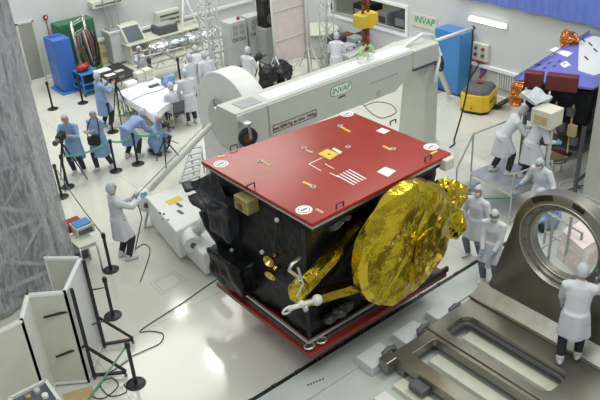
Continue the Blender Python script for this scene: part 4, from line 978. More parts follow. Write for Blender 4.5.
# bulkhead with the big hole
bx0, bx1 = 8.98, 9.20; hc_ = onX(560.5, 247.5, bx0); hy_, hz_ = hc_.y, hc_.z; rh, ro = .575, .90
T = thing('ring_bulkhead', 'heavy steel bulkhead with a large round hole, workers around it', 'ring', ((bx0+bx1)/2, hy_, .12))
n = 48; outer = []
for k in range(n):
    a = 2*PI*k/n; ca, sa = math.cos(a), math.sin(a); 
    if sa >= .0: y, z = hy_+ro*ca, hz_+ro*sa
    else:
        t = -sa; y = hy_+(ro+.55*t)*max(-1, min(1, ca*1.65)); z = hz_-(hz_-.50)*min(1, t*1.3)
    outer.append((y, z))
def rg(x, f): return [V((x, y, z)) for y, z in f]
def circ(r): return [(hy_+r*math.cos(2*PI*k/n), hz_+r*math.sin(2*PI*k/n)) for k in range(n)]
def mixr(r, t): c_ = circ(r); return [(a[0]*(1-t)+b[0]*t, a[1]*(1-t)+b[1]*t) for a, b in zip(c_, outer)]
m = M(); m.loft([rg(bx0, outer), rg(bx0-.02, mixr(.76, .85)), rg(bx0-.03, mixr(.76, .0)), rg(bx0-.03, circ(.745)), rg(bx0+.02, circ(.71)), rg(bx0+.03, circ(.65)), rg(bx0+.08, circ(.63)), rg(bx0+.10, circ(rh)), rg(bx1, circ(rh)), rg(bx1, mixr(.8, 1)), rg(bx0, outer)], False)
bmesh.ops.remove_doubles(m.bm, verts=m.bm.verts, dist=1e-5)
m.build('bulkhead', 'steel', T, smooth='auto')
m = M(); m.path([(bx0-.035, hy_+.735*math.cos(2*PI*k/48), hz_+.735*math.sin(2*PI*k/48)) for k in range(48)], .014, 6, True); m.build('groove_ring', 'steelrim', T, smooth=True)
m = M(); m.path([(bx0+.09, hy_+.60*math.cos(2*PI*k/48), hz_+.60*math.sin(2*PI*k/48)) for k in range(48)], .016, 6, True); m.build('hole_rim', 'steelrim', T, smooth=True)
for a0, a1 in ((98, 112), (48, 74)):
    q = []; 
    for r in (.885, .79):
        seq = [R_(a0+(a1-a0)*k/8) for k in range(9)]; q += [V((bx0-.028, hy_+r*math.cos(a), hz_+r*math.sin(a))) for a in (seq if r > .85 else seq[::-1])]
    M().prism(q, (-.012, 0, 0)).build('black_slot', 'black', T)
for k in range(16):
    a = R_(22.5*k+8); M().lathe([(.018, 0), (.018, .012), (.004, .012)], (bx0+.025, hy_+.68*math.cos(a), hz_+.68*math.sin(a)), (-1, 0, 0), 8).build('bolt', 'dgrey', T)
m = M(); m.box(bx0-.32, hy_-1.3, .50, .32, 2.75, .05); m.build('base_flange', 'steel', T, bevel=.01)
m = M(); m.prism([(bx0-.28, hy_-1.28, .55), (bx0, hy_-1.28, .55), (bx0, hy_-1.28, .72)], (0, 2.70, 0)); m.build('fillet', 'steelrim', T)
m = M(); m.box(bx0+.05, hy_-1.35, .12, .9, 2.85, .38); m.build('base_block', 'steel', T, bevel=.02)
# ================================================================== right side: second satellite, step platform, pallet machine
ZS = 2.7
A = P(515, 79, ZS); Bq = P(589, 33, ZS); Cq = P(529, 70, ZS); Dq = P(600, 86, ZS)
S2 = thing('satellite', 'second satellite with blue top panel and dark open body at the right', 'satellite', (15.2, 8.6, 0))
Dx = V((13.75, 7.62, ZS)); Ex = V((16.75, 7.62, ZS)); 
m = M(); m.prism([V((p.x, p.y, ZS-.05)) for p in (A, Dx, Ex, Bq)], (0, 0, .05)); m.build('top_panel', 'bluep', S2, bevel=.005)
wp0, wp1 = P(579, 42, ZS), P(578, 71, ZS); wp2 = P(594, 76, ZS)
m = M(); m.prism([V((p.x, p.y, ZS+.002)) for p in (wp0, wp1, wp2, V((16.7, 7.66, 0)), V((16.7, 9.45, 0)))], (0, 0, .012)); m.build('white_cover', 'white', S2)
for i, (pts) in enumerate((((549, 50), (556, 47), (562, 50), (573, 53), (567, 57)), ((560, 64), (566, 61), (571, 65), (564, 68)))):
    m = M(); m.prism([P(x, y, ZS+.002) for x, y in pts], (0, 0, .004)); m.build('reflective_patch', 'paper', S2)
m = M()
for k in range(6): c = P(538+5*k, 66-1.0*k+(k % 2)*4, ZS); m.bar(c, c+V((.14, .02, 0)), .03, .012)
m.build('dark_fitting', 'black', S2)
m = M()
for (x, y) in ((585, 42), (592, 46), (588, 60), (597, 52)): c = P(x, y, ZS+.015); m.bar(c, c+V((.12, .16, .02)), .03, .02)
m.build('cover_fitting', 'rust', S2)
sat2 = [V((A.x+.50, A.y-.02, 0)), V((Dx.x+.10, Dx.y+.12, 0)), V((Ex.x-.1, Ex.y+.1, 0)), V((Bq.x-.1, Bq.y-.12, 0))]
o = M().prism([V((p.x, p.y, 1.60)) for p in sat2], (0, 0, .93)).build('dark_body', 'mli', S2); crinkle(o, 4, .05, 3, 2)
o = M().prism([V((p.x, p.y, 1.05)) for p in sat2], (0, 0, .06)).build('lower_deck', 'dgrey', S2)
for p in sat2: M().bar((p.x, p.y, 0), (p.x, p.y, 1.75), .07).build('stand_leg', 'dgrey', S2)
for a, b in ((0, 1), (1, 2), (0, 3)): M().bar(sat2[a]+V((0, 0, .35)), sat2[b]+V((0, 0, 1.0)), .05).build('stand_brace', 'dgrey', S2)
m = M(); a, b = sat2[0], sat2[1]
for t in (.25, .5, .78): p = a.lerp(b, t); m.bar(p+V((-.04, -.03, 1.05)), p+V((-.04, -.03, 2.2)), .03)
m.build('cable_bracket', 'tan', S2)
d1 = (Dx-A).normalized(); nrm = V((d1.y, -d1.x, 0)); nrm = -nrm if nrm.dot(V((-1, -1, 0))) < 0 else nrm
def redbox(t0, t1, zt_, h, w_, mt='dred'):
    a_, b_ = A.lerp(Dx, t0), A.lerp(Dx, t1); o = M().prism([V((a_.x, a_.y, zt_-h)), V((b_.x, b_.y, zt_-h)), V((b_.x, b_.y, zt_-h))+nrm*w_, V((a_.x, a_.y, zt_-h))+nrm*w_], (0, 0, h)).build('red_cover_box', mt, S2, bevel=.02); return o
redbox(.14, .38, ZS+.26, .34, .22); redbox(.42, .82, ZS+.26, .34, .22)
o = M().prism([V((p.x, p.y, ZS-.50)) for p in (A, A.lerp(Dx, .14), A.lerp(Dx, .14)+nrm*.32, A+nrm*.32)], (0, 0, .45)).build('copper_foil_box', 'ofoil', S2); crinkle(o, 4, .05, 6)
o = M().ell(onX(569, 41, 15.9), (.22, .24, .20), 18, 14).build('copper_foil_lump', 'ofoil', S2); crinkle(o, 1, .14, 4)
m = M(); m.bar(V((A.x, A.y, ZS+.03)), V((Bq.x, Bq.y, ZS+.03)), .04, .05); m.build('edge_strip', 'silver', S2)
m = M(); c0 = A.lerp(Dx, .5)+nrm*.33; m.path([c0+V((0, 0, -.05)), c0+nrm*.1+V((0, 0, -.3)), c0+nrm*.06+V((.05, -.1, -.7)), c0+V((.1, -.2, -1.0))], .02, 6); m.build('loose_cable', 'cream', S2)
for k in range(8):
    c = sat2[0].lerp(sat2[1], .1+.11*k)+nrm*.05; zz = rnd.uniform(1.25, 2.2); M().cbox((c.x, c.y, zz), (.12, .14, .18)).build('instrument_unit', 'dgrey', S2)
m = M(); c = sat2[1]+nrm*.10; m.cbox((c.x-.02, c.y+.25, 1.62), (.10, .18, .26)); m.build('yellow_unit', 'tan', S2)
# box and drape on a stand between the two workers
q = P(541, 214)
T = thing('instrument_stand', 'beige instrument box on a grey post beside the two bending workers', 'stand', q)
cz = onX(547, 116, q.x).z; cy_ = onX(547, 116, q.x).y
M().tube((q.x, q.y, 0), (q.x, q.y, cz-.2), .04).build('post', 'lgrey', T); M().lathe([(.01, 0), (.25, 0), (.25, .03), (.05, .05)], (q.x, q.y, 0)).build('base', 'lgrey', T, smooth='auto')
M().cbox((q.x, cy_, cz), (.45, .48, .38)).build('instrument_box', 'beige', T, bevel=.02); M().cbox((q.x-.23, cy_, cz-.02), (.02, .3, .2)).build('front_plate', 'tan', T, bevel=.01)
o = M().cbox((q.x+.05, cy_+.35, cz+.32), (.5, .40, .05), Matrix.Rotation(.35, 3, 'X')).build('plastic_drape', 'cap', T); crinkle(o, 4, .06, 5)
# beige column
T = thing('white_column', 'tall pale green-grey box column at the right edge', 'column', (14.1, 6.9, 0))
M().box(13.9, 5.9, 0, .45, 1.68, 4.6).build('shaft', 'gantry', T, bevel=.01); M().box(13.86, 5.86, 0, .53, 1.78, .10).build('base', 'lgrey', T)
# step platform
zp = .75; pp = [P(x, y, zp) for x, y in ((471, 172), (512, 195), (550, 181), (505, 158))]
cpt = sum(pp, V())/4
T = thing('step_platform', 'aluminium work platform with checker plate and handrails', 'platform', (cpt.x, cpt.y, 0))
m = M(); m.prism([p-V((0, 0, .06)) for p in pp], (0, 0, .06)); m.mi = 1
for i in range(1, 12):
    a, b = pp[0].lerp(pp[1], i/12), pp[3].lerp(pp[2], i/12)
    for j in range(1, 14): c = a.lerp(b, j/14); m.box(c.x-.02, c.y-.012, zp, .04, .024, .005)
m.build('deck', ['alu', 'lgrey'], T)
for p in pp: M().tube((p.x, p.y, 0), (p.x, p.y, zp-.05), .022).build('leg', 'alu', T)
for i in range(4):
    a, b = pp[i], pp[(i+1) % 4]; M().bar((a.x, a.y, .05), (b.x, b.y, zp-.08), .025).build('brace', 'greenl' if i == 0 else 'alu', T)
rail_pts = [V((pp[0].x, pp[0].y, zp)), V((pp[3].x, pp[3].y, zp))]
for p in rail_pts: M().tube(p, p+V((0, 0, .95)), .02).build('rail_post', 'grey', T)
M().tube(rail_pts[0]+V((0, 0, .95)), rail_pts[1]+V((0, 0, .95)), .02).build('handrail', 'grey', T)
c = V((pp[0].x, pp[0].y, 0)); e = P(455, 205, 0)
M().path([rail_pts[0]+V((0, 0, .95)), V((e.x, e.y, .95)), V((e.x, e.y, 0))], .02).build('stair_rail', 'grey', T)
for k in range(3):
    a = pp[0].lerp(V((e.x, e.y, 0)), .25+.25*k); M().box(a.x-.2, a.y-.12, .40-.14*k, .55, .22, .03).build('step', 'alu', T)
p2 = P(541, 200); M().tube(p2, p2+V((.0, .0, 1.75)), .032).build('tall_post', 'grey', T)
m = M(); m.path([pp[2]+V((0, 0, .5)), pp[1]+V((0, 0, .5))], .02); m.path([pp[1], pp[1]+V((0, 0, .5))], .02); m.path([pp[2], pp[2]+V((0, 0, .5))], .02); m.build('toe_rail', 'alu', T)
# yellow pallet machine
q = P(478, 108)
T = thing('floor_machine', 'yellow floor machine with black top and black front flap', 'machine', q, R_(20))
T.scale = (.84, .84, .95)
def octo(w_, d_, z): return [V((a*w_, b*d_, z)) for a, b in ((-.7, -1), (.7, -1), (1, -.6), (1, .6), (.7, 1), (-.7, 1), (-1, .6), (-1, -.6))]
m = M(); m.loft([octo(.60, .50, .08), octo(.62, .52, .12), octo(.60, .50, .58), octo(.56, .46, .62)]); m.build('body', 'yellow', T, world=False, bevel=.02)
m = M(); m.loft([octo(.58, .48, 0), octo(.60, .5, .09)]); m.build('skirt', 'black', T, world=False)
m = M(); m.loft([octo(.58, .48, .62), octo(.50, .40, .74), octo(.22, .2, .82)]); m.build('top_cover', 'dgrey', T, world=False, bevel=.02)
M().box(-.1, -.12, .82, .2, .2, .05).build('red_switch', 'red', T, world=False, bevel=.01)
M().hexa([V((.05, -.62, .05)), V((.55, -.62, .05)), V((.55, -.50, .05)), V((.05, -.50, .05))], [V((.05, -1.0, .30)), V((.60, -1.0, .32)), V((.60, -.94, .34)), V((.05, -.94, .32))]).build('front_flap', 'black', T, world=False)
m = M()
for k in range(8): m.box(-.40+.07*k, -.528, .36, .045, .012, .06)
m.build('lettering_strip', 'dgrey', T, world=False)
a, b = P(449, 97), V((onY(438, 67, 12.2)))
o = M().bar((a.x, a.y, .1), (b.x, b.y, b.z), .13, .10).build('drawbar', 'cream', bevel=.02); tag(o, 'cream yellow slanting bar between the gantry wheel and yellow machine', 'bar')
q = P(432, 92); o = M().ell(q+V((0, 0, .12)), (.2, .16, .12), 14, 10).build('cable_bag', 'purple', smooth=True); crinkle(o, 0, .05, 8); tag(o, 'small purple bag on floor behind the gantry column', 'bag')
# things on the floor at right
q = P(566, 150); o = M().box(q.x-.3, q.y-.25, 0, .65, .5, .22).build('red_case', 'dred', bevel=.02); tag(o, 'dark red case on the floor below the second satellite', 'case')
q = P(552, 172); T = thing('wooden_stool', 'tan wooden stool on the floor beside the work platform', 'stool', q); M().box(q.x-.22, q.y-.18, .38, .44, .36, .04).build('seat', 'tan', T, bevel=.01)
for a in (-.17, .17):
    for b in (-.13, .13): M().tube((q.x+a, q.y+b, 0), (q.x+a, q.y+b, .38), .018).build('leg', 'tan', T)
for i, (px, py) in enumerate(((568, 185), (576, 192), (560, 160))):
    q = P(px, py); m = M(); m.path([q+V((.22*math.cos(t*.9)*(1+.1*t), .16*math.sin(t*.9), .02)) for t in range(12)], .012, 6); tag(m.build('floor_cable', 'black' if i else 'paper', smooth=True), ['loose white cable coil on the floor beside tan stool', 'loose dark cable coil against the pale column foot', 'loose dark cable coil behind the red case'][i], 'cable')
# white covered box behind ring
q = P(584, 262)
o = M().prism([V((p.x, p.y, 0)) for p in (P(557, 262), P(578, 282), P(604, 262), P(585, 244))], (0, 0, .75)).build('draped_box', 'pink'); crinkle(o, 4, .06, 2); tag(o, 'box under a pinkish white dust sheet seen through the round hole', 'box')
for i, (x0_, x1_) in enumerate(((547, 551), (556, 560))):
    q = P(x0_+8*i, 268); T = thing('support_pole', ['grey upright pole seen inside the hole, left of two', 'grey upright pole seen inside the hole, right of two'][i], 'pole', q, 0, 'poles behind the ring'); M().tube(q, q+V((0, 0, 1.2)), .03).build('pole', 'grey', T); M().lathe([(.01, 0), (.12, 0), (.12, .02), (.03, .04)], q).build('base', 'grey', T)
T = thing('guard_rail', 'grey two bar guard rail seen through the round hole', 'railing', P(556, 262))
ga, gb = P(543, 250), P(576, 272)
for z in (.45, .9): M().tube(ga+V((0, 0, z)), gb+V((0, 0, z)), .022).build('rail', 'grey', T)
for p in (ga, gb): M().tube(p, p+V((0, 0, .92)), .025).build('post', 'grey', T)
# ================================================================== left foreground
tw = [onY(76, 258, 12.6), onY(8, 0, 12.6)]
xb, xt, ztw = tw[0].x, tw[1].x, tw[1].z
T = thing('wrapped_tower', 'tall equipment tower wrapped in wrinkled translucent plastic at the left', 'tower', (2.2, 13.6, 0))
TF = 12.6; zmax = 6.8; xt = xb+(xt-xb)*(zmax/ztw)
m = M(); nx, nz = 30, 44; x0w = -.6
def side(p0, p1, q0, q1, seed):
    rings = []
    g = [[None]*(nx+1) for _ in range(nz+1)]
    for j in range(nz+1):
        for i in range(nx+1):
            a = V(p0).lerp(V(p1), i/nx); b = V(q0).lerp(V(q1), i/nx); p = a.lerp(b, j/nz)
            e = min(i, nx-i)/nx*8; e = min(1, e)
            d = (noise.noise(V((p.x*1.4+seed, p.y*1.4, p.z*.8)))*.16+abs(noise.noise(V((p.x*3+p.z, p.y*3, p.z*1.3+seed))))*.09)*e
            n = (V(p1)-V(p0)).cross(V((0, 0, 1))).normalized(); g[j][i] = m.bm.verts.new(p+n*d)
    for j in range(nz):
        for i in range(nx): m._f([g[j][i], g[j][i+1], g[j+1][i+1], g[j+1][i]])
side((x0w, TF, .02), (xb, TF, .02), (x0w, TF, zmax), (xt, TF, zmax), 0); side((xb, TF, .02), (xb-.2, TF+2.4, .02), (xt, TF, zmax), (xt-.2, TF+2.4, zmax), 5)
me = m.mesh('sheet'); o = link(me, 'plastic_sheet', 'plastic', T, True, True); sm = o.modifiers.new('solid', 'SOLIDIFY'); sm.thickness = .012
m = M()
xs = xb-.25
m.tube((x0w+.3, TF+.15, 0), (x0w+.3, TF+.15, zmax), .05); m.tube((xs, TF+.15, 0), (xt-.28, TF+.15, zmax), .05); m.tube(((x0w+xs)/2, TF+.15, 0), ((x0w+xt)/2, TF+.15, zmax), .05)
m.build('upright_frame', 'alu', T, smooth=True)
m = M()
for k in range(5):
    z = .5+k*1.2; m.tube((x0w+.3, TF+.13, z), (xs, TF+.13, z), .045); m.tube((x0w+.3, TF+.13, z), ((x0w+xs)/2, TF+.13, z+1.2), .035); m.tube((xs, TF+.13, z), ((x0w+xs)/2, TF+.13, z+1.2), .045); m.tube((xs-.1, TF+.13, z+1.2), (xs-1.2, TF+.13, z), .03)
m.build('diagonal_brace', 'white', T, smooth=True)
o = M().box(x0w+.2, TF+.35, .1, xs-x0w-.35, 1.8, 6.4).build('dark_load', 'grey', T); crinkle(o, 5, .12, 1.2)
M().lathe([(.3, 0), (.75, .1), (.85, .5), (.75, .9), (.3, 1.0)], (xs-1.1, TF+.45, 3.0), (0, 1, .2), 32).build('round_load', 'dgrey', T, smooth='auto')
# partitions: panels hinged zigzag with black posts on A feet
def parti(lab, p, q, h, face_mt='cream'):
    a, b = V((p.x, p.y, .10)), V((q.x, q.y, .10)); X = (b-a).normalized(); n = V((X.y, -X.x, 0)); c = (a+b)/2
    T = thing('partition_panel', lab, 'partition', (c.x, c.y, 0), 0)
    M().prism([a-n*.02, b-n*.02, b+n*.02, a+n*.02], (0, 0, h-.1)).build('board', face_mt, T, bevel=.006)
    for (s, t, zz, hh_) in ((a, b, h-.03, .05), (a, b, .07, .05)): M().bar((s.x, s.y, zz), (t.x, t.y, zz), .06, hh_).build('edge_frame', 'trimw', T)
    for s in (a, b): M().bar((s.x, s.y, .03), (s.x, s.y, h), .045, .045).build('upright', 'trimw', T)
    return T, a, b, X, n
zh = 1.95
pts = [P(45, 257, zh), P(80, 257, zh), P(64, 291, zh), P(27, 294, zh), P(21, 319, zh), P(-22, 341, zh)]
labs = ['farthest folding partition panel, half hidden behind the next', 'narrow white partition panel seen nearly edge on beside the table', 'cream partition panel with a black post on its right side', 'thin white partition panel between two cream ones', 'cream partition panel cut by the left edge of the photo']
PA = []
for i in range(5): PA.append(parti(labs[i], pts[i], pts[i+1], zh, 'cream' if i in (0, 2, 4) else 'white'))
def aframe(lab, top, bot, foot, hz=1.95, extra=True):
    b = P(*bot); f = P(*foot)
    T = thing('partition_stand', lab, 'stand', b); d = (f-b); d.z = 0
    M().bar((b.x, b.y, .04), (b.x, b.y, hz-.03), .05, .05).build('post', 'black', T)
    M().bar((b.x, b.y, .09), (f.x, f.y, .09), .05, .04).build('foot_bar', 'black', T)
    M().bar((b.x, b.y, .72), (f.x, f.y, .11), .05, .03).build('brace', 'black', T)
    for s in (0, 1): p = b.lerp(f, .0+s*.97); M().lathe([(.01, -.018), (.035, -.018), (.035, .018), (.01, .018)], (p.x, p.y, .035), (1, 0, 0), 14).build('caster', 'dgrey', T)
    return T, b, d
T, b, d = aframe('black steel A-frame stand holding the cream partition panel', (67, 295), (95, 379), (127, 376)); M().bar((b.x-.5, b.y+.12, 1.55), (b.x-.1, b.y-.02, 1.55), .03, .03).build('clip_bar', 'black', T); M().bar((b.x-.5, b.y+.08, .75), (b.x, b.y, .75), .03, .03).build('clip_bar', 'black', T)
T, b, d = aframe('black steel A-frame stand beside the white table legs', (84, 262), (105, 348), (134, 343)); m = M(); m.path([(b.x, b.y, 1.3), (b.x+.25, b.y-.12, 1.3), (b.x+.18, b.y-.2, .7), (b.x-.2, b.y-.1, .7)], .016); m.build('bent_bar', 'black', T)
T, b, d = aframe('black post of the leftmost partition panel above the white cart', (22, 324), (42, 384), (30, 398), hz=1.5)
# white table with electronics behind partitions
tt = [P(x, y, .75) for x, y in ((66, 237), (79, 248), (97, 241), (84, 229))]
T, c = table('table', 'small cream table with electronics beside the wrapped tower', tt, .75, 'cream', th=.03)
q = P(84, 232, .75)
M_ = thing('oscilloscope', 'cream bench instrument with dark blue screen lid on the small table', 'instrument', (q.x, q.y, .75)); M().box(q.x-.20, q.y-.14, .75, .4, .36, .20).build('housing', 'beige', M_, bevel=.015); M().box(q.x-.17, q.y-.10, .95, .34, .28, .025).build('dark_lid', 'blue2', M_, bevel=.005); M().box(q.x-.16, q.y-.155, .79, .3, .015, .11).build('screen', 'screen', M_)
q = P(74, 228, .75); o = M().box(q.x-.2, q.y-.16, .75, .38, .34, .16).build('red_instrument', 'red', bevel=.015); tag(o, 'red box left of the instrument on the small table', 'box')
for k in range(2):
    q = P(84, 262); T = M().box(q.x-.28, q.y+.1, .0+.2*k, .5, .36, .2).build('equipment_box', 'lgrey' if k else 'dgrey', bevel=.015); tag(T, ['dark grey equipment box under small cream table, bottom of two', 'pale equipment box under small cream table, upper of two'][k], 'box')
# little white cart bottom left
q0, q1, q2, q3 = [P(x, y, .85) for x, y in ((10, 400), (46, 382), (60, 402), (20, 420))]
T, c = table('open_cart', 'white open cart with small parts at the bottom left corner', [q0, q1, q2, q3], .85, 'screen', leg='white', lr=.025)
qs = [q0, q1, q2, q3]
for i in range(4): M().bar(qs[i]+V((0, 0, .02)), qs[(i+1) % 4]+V((0, 0, .02)), .05, .06).build('edge_frame', 'white', T)
for k, (px, py) in enumerate(((28, 397), (37, 391), (45, 396))): q = P(px, py, .87); o = M().lathe([(.01, 0), (.05, 0), (.05, .05), (.03, .07), (.01, .07)], (q.x, q.y, .85), n=14).build('metal_part', ['goldbox', 'lgrey', 'paper'][k], smooth='auto'); tag(o, ['brass coloured metal part on the white cart', 'grey round metal part at the back of white cart', 'white round metal part near the right edge of white cart'][k], 'part')
# tan mat
tag(M().prism([P(x, y, 0) for x, y in ((62, 395), (72, 410), (98, 404), (92, 386))], (0, 0, .01)).build('floor_mat', 'tan'), 'tan mat on floor under the nearest partition panels', 'mat')
# ================================================================== stanchions
def stanchion(px, py, lab, first=None, h=.86):
    b = P(px, py)
    if first: return dup(first, b, None, lab)
    T = thing('stanchion', lab, 'stanchion', b, 0, 'black barrier posts'); M().lathe([(.01, 0), (.165, 0), (.17, .012), (.15, .022), (.05, .035), (.01, .035)], b, n=32).build('base', 'black', T, smooth='auto'); M().tube(b+V((0, 0, .03)), b+V((0, 0, h)), .032).build('post', 'black', T, smooth='auto'); M().lathe([(.04, 0), (.045, .02), (.045, .09), (.035, .11), (.01, .115)], b+V((0, 0, h-.06)), n=20).build('belt_head', 'black', T, smooth='auto')
    return T
ST = stanchion(111, 270, 'black barrier post between the small cream table and the man with the stick')
SL = [(136, 384, 'black barrier post closest to the camera, beside cable coil'), (113, 316, 'black barrier post just behind the partition stands'), (68, 187, 'black barrier post in front of the leftmost cameraman'), (116, 171, 'black barrier post in front of the second photographer'), (138, 164, 'black barrier post in front of the bending person in blue'), (53, 109, 'black barrier post in front of the far door'), (83, 103, 'black barrier post at the corner of the blue cabinet'), (113, 132, 'black barrier post behind the photographer beside the sheeted table'), (181, 84, 'black barrier post behind the sheeted table'), (62, 197, 'black barrier post at the edge of wrapped tower')]
SO = [ST]+[stanchion(x, y, l, ST) for x, y, l in SL]
def belt(a, b, lab, mt='cable_green', sag=.10, off=.86):
    a, b = V(a.location)+V((0, 0, off)), (V(b.location)+V((0, 0, off)) if not isinstance(b, V) else b); m = M(); n = 10
    ps = [a.lerp(b, k/n)-V((0, 0, sag*math.sin(PI*k/n))) for k in range(n+1)]
    d = (b-a); d.z = 0; s = V((-d.y, d.x, 0)).normalized()*.004
    m.loft([[p-s-V((0, 0, .025)), p+s-V((0, 0, .025)), p+s+V((0, 0, .025)), p-s+V((0, 0, .025))] for p in ps]); tag(m.build('barrier_tape', mt), lab, 'barrier tape')
belt(SO[3], SO[4], 'green and white tape strung past the two photographers'); belt(SO[4], SO[5], 'green tape strung in front of the bending person'); belt(SO[10], SO[0], 'dark green tape from wrapped tower to post by small table', 'green'); 
belt(SO[1], P(88, 400, .02), 'pale green tape running from the nearest post down to floor', 'cable_green', 0)
belt(SO[5], P(165, 130, .9), 'green tape strung past the kneeling photographer')
# floor cables
def cable(pts, lab, r=.009, mt='black'):
    ps = [P(x, y, .014) for x, y in pts]; q = []
    for i in range(len(ps)-1):
        p0, p1, p2, p3 = ps[max(i-1, 0)], ps[i], ps[i+1], ps[min(i+2, len(ps)-1)]
        for k in range(5): t = k/5; q.append(.5*((2*p1)+(p2-p0)*t+(2*p0-5*p1+4*p2-p3)*t*t+(3*p1-p0-3*p2+p3)*t**3))
    q.append(ps[-1]); m = M(); m.path(q, r, 6); tag(m.build('floor_cable', mt, smooth=True), lab, 'cable')
cable([(222, 276), (205, 287), (184, 302), (165, 314), (140, 331), (151, 331), (163, 334), (160, 343), (148, 349), (132, 356)], 'thin black cable winding across the floor from satellite to nearest post')
cable([(131, 358), (120, 366), (108, 374), (98, 388), (92, 396), (104, 398), (118, 386), (112, 378), (100, 384), (110, 396), (126, 392), (124, 384)], 'loops of black cable coiled beside the nearest barrier post')
cable([(135, 249), (144, 244), (150, 250), (146, 266), (140, 282)], 'thin dark cable curling on floor beside the man with the stick')
cable([(352, 108), (362, 104), (370, 112), (382, 118), (396, 112), (390, 104), (376, 102), (364, 106)], 'purple black cable loop on floor behind the red cover panel')
cable([(425, 92), (415, 95), (405, 92)], 'short purple cable behind the gantry column', .014, 'purple')
# thin painted square on the floor
m = M()
for s in (0, 1):
    c4 = [P(x, y, 0) for x, y in ((150, 283), (174, 271), (187, 280), (162, 295))]; cc = sum(c4, V())/4; c4 = [p.lerp(cc, .25*s) for p in c4]
    for i in range(4): a, b = c4[i], c4[(i+1) % 4]; m.bar((a.x, a.y, .001), (b.x, b.y, .001), .012, .002)
tag(m.build('floor_marking', 'grey'), 'thin dark square hatch outline on the floor below white machine', 'floor marking')
# ================================================================== people
def tripod(b, h, lab, rz=0., spread=.42):
    T = thing('camera_tripod', lab, 'tripod', b, rz)
    for k in range(3): a = R_(90+120*k); M().path([(0, 0, h), (math.cos(a)*spread*.55, math.sin(a)*spread*.55, h*.48), (math.cos(a)*spread, math.sin(a)*spread, 0)], [.022, .018, .014], 8).build('leg', 'black', T, world=False)
    M().tube((0, 0, h-.35), (0, 0, h+.06), .02).build('centre_column', 'black', T, world=False); M().lathe([(.05, 0), (.05, .04), (.02, .06)], (0, 0, h)).build('head', 'black', T, world=False); M().tube((0, -.03, h+.03), (.12, -.35, h-.12), .012).build('pan_handle', 'black', T, world=False)
    return T
def camcorder(p, rz, lab, s=1.0):
    T = thing('video_camera', lab, 'camera', p, rz)
    M().box(-.06*s, -.16*s, .0, .12*s, .28*s, .15*s).build('body', 'black', T, world=False, bevel=.012); M().lathe([(.045*s, 0), (.05*s, .10*s), (.06*s, .12*s), (.06*s, .18*s), (.045*s, .18*s), (.02*s, .16*s)], (0, .12*s, .075*s), (0, 1, 0), 18).build('lens', 'dgrey', T, world=False, smooth='auto')
    m = M(); m.path([(0, -.10*s, .15*s), (0, -.10*s, .20*s), (0, .10*s, .20*s), (0, .12*s, .15*s)], .012*s, 6); m.build('top_handle', 'black', T, world=False); M().box(-.025*s, -.24*s, .10*s, .05*s, .10*s, .06*s).build('viewfinder', 'dgrey', T, world=False, bevel=.006)
    return T
G1 = 'white coated technicians'
# the man holding a stick
pr = person('person in white coat and cap holding a long thin stick, alone on open floor', (126, 258), (215, 225), 1.86, hands=[(-.10, .42, 1.22), (.16, .50, 1.30)], mask=False, head=(5, -8), hem=.52)
a, b = lw(pr, (.16, .55, 1.34)), onX(205, 125, 6.85)
m = M(); m.tube(lw(pr, (-.02, .30, 1.18)), a+(b-a)*.98, .012, .008); tag(m.build('long_stick', 'grey'), 'long thin stick held by the man towards the gantry arch', 'stick')
m = M(); c = lw(pr, (-.10, .47, 1.20)); m.path([c, c+V((.02, -.05, -.5)), P(136, 246, .3), P(135, 250, .014)], .012, 6); tag(m.build('hand_cable', 'black', smooth=True), 'thin cord dropping from the hand of the stick man', 'cord')
# photographers
b = P(77, 172)
pr = person('person in blue coat and cap filming with a video camera on tripod, leftmost', (80, 172), (62, 196), 1.76, coat='blue', mask=False, lean=12, hands=[(-.16, .46, 1.25), (.12, .46, 1.22)], glove=None, hem=.40, head=(0, 5))
q = lw(pr, (0, .62, 0)); q.z = 0; tripod(q, 1.15, 'black tripod of the leftmost cameraman', pr[2]); camcorder((q.x, q.y, 1.21), pr[2], 'black video camera held by the leftmost cameraman', 1.15)
pr = person('person in blue coat with black strap and bag, second photographer from the left', (105, 168), (84, 190), 1.72, coat='blue', mask=False, cap=True, hands=[(.10, .26, 1.16), (-.10, .28, 1.22)], feet=[(-.14, -.12, 0), (.14, .16, 0)], glove=None, hem=.42, head=(10, 10))
T = thing('camera_bag', 'black camera bag hanging at the waist of the second photographer', 'bag', lw(pr, (.02, .22, .80)), pr[2]); M().box(-.16, -.07, 0, .32, .14, .22).build('bag_body', 'black', T, world=False, bevel=.03)
M().path([(-.15, 0, .2), (-.18, -.05, .42), (-.1, -.2, .68), (.05, -.22, .70), (.16, -.08, .45), (.15, 0, .2)], .014, 6).build('strap', 'black', T, world=False)
pr = person('person in blue coat with a camera on tripod beside the sheeted table', (107, 128), (140, 118), 1.76, coat='blue', mask=False, hands=[(-.10, .36, 1.34), (.12, .38, 1.30)], glove=None, hem=.45, legs='trousers', feet=[(-.13, 0, 0), (.14, .1, 0)])
q = lw(pr, (.02, .50, 0)); q.z = 0; tripod(q, 1.25, 'black tripod beside the sheeted table', pr[2], .34); camcorder((q.x, q.y, 1.31), pr[2], 'black camera on tripod beside the sheeted table')
pr = person('person in blue coat bending far forward in front of the sheeted table', (134, 157), (170, 140), 1.72, coat='blue', mask=False, lean=72, pelvis=(0, -.08, .88), hands=[(-.12, .62, .62), (.14, .60, .58)], glove=None, hem=.45, head=(0, 0), feet=[(-.12, -.10, 0), (.13, .10, 0)])
pr = person('person in blue coat kneeling low with a camera near white bars', (158, 152), (190, 160), 1.72, coat='blue', mask=False, lean=25, pelvis=(0, -.05, .42), hands=[(-.08, .52, .82), (.12, .50, .80)], glove=None, seat=True, skirt=True, feet=[(-.13, .22, 0), (.14, -.15, 0)], head=(0, 0))
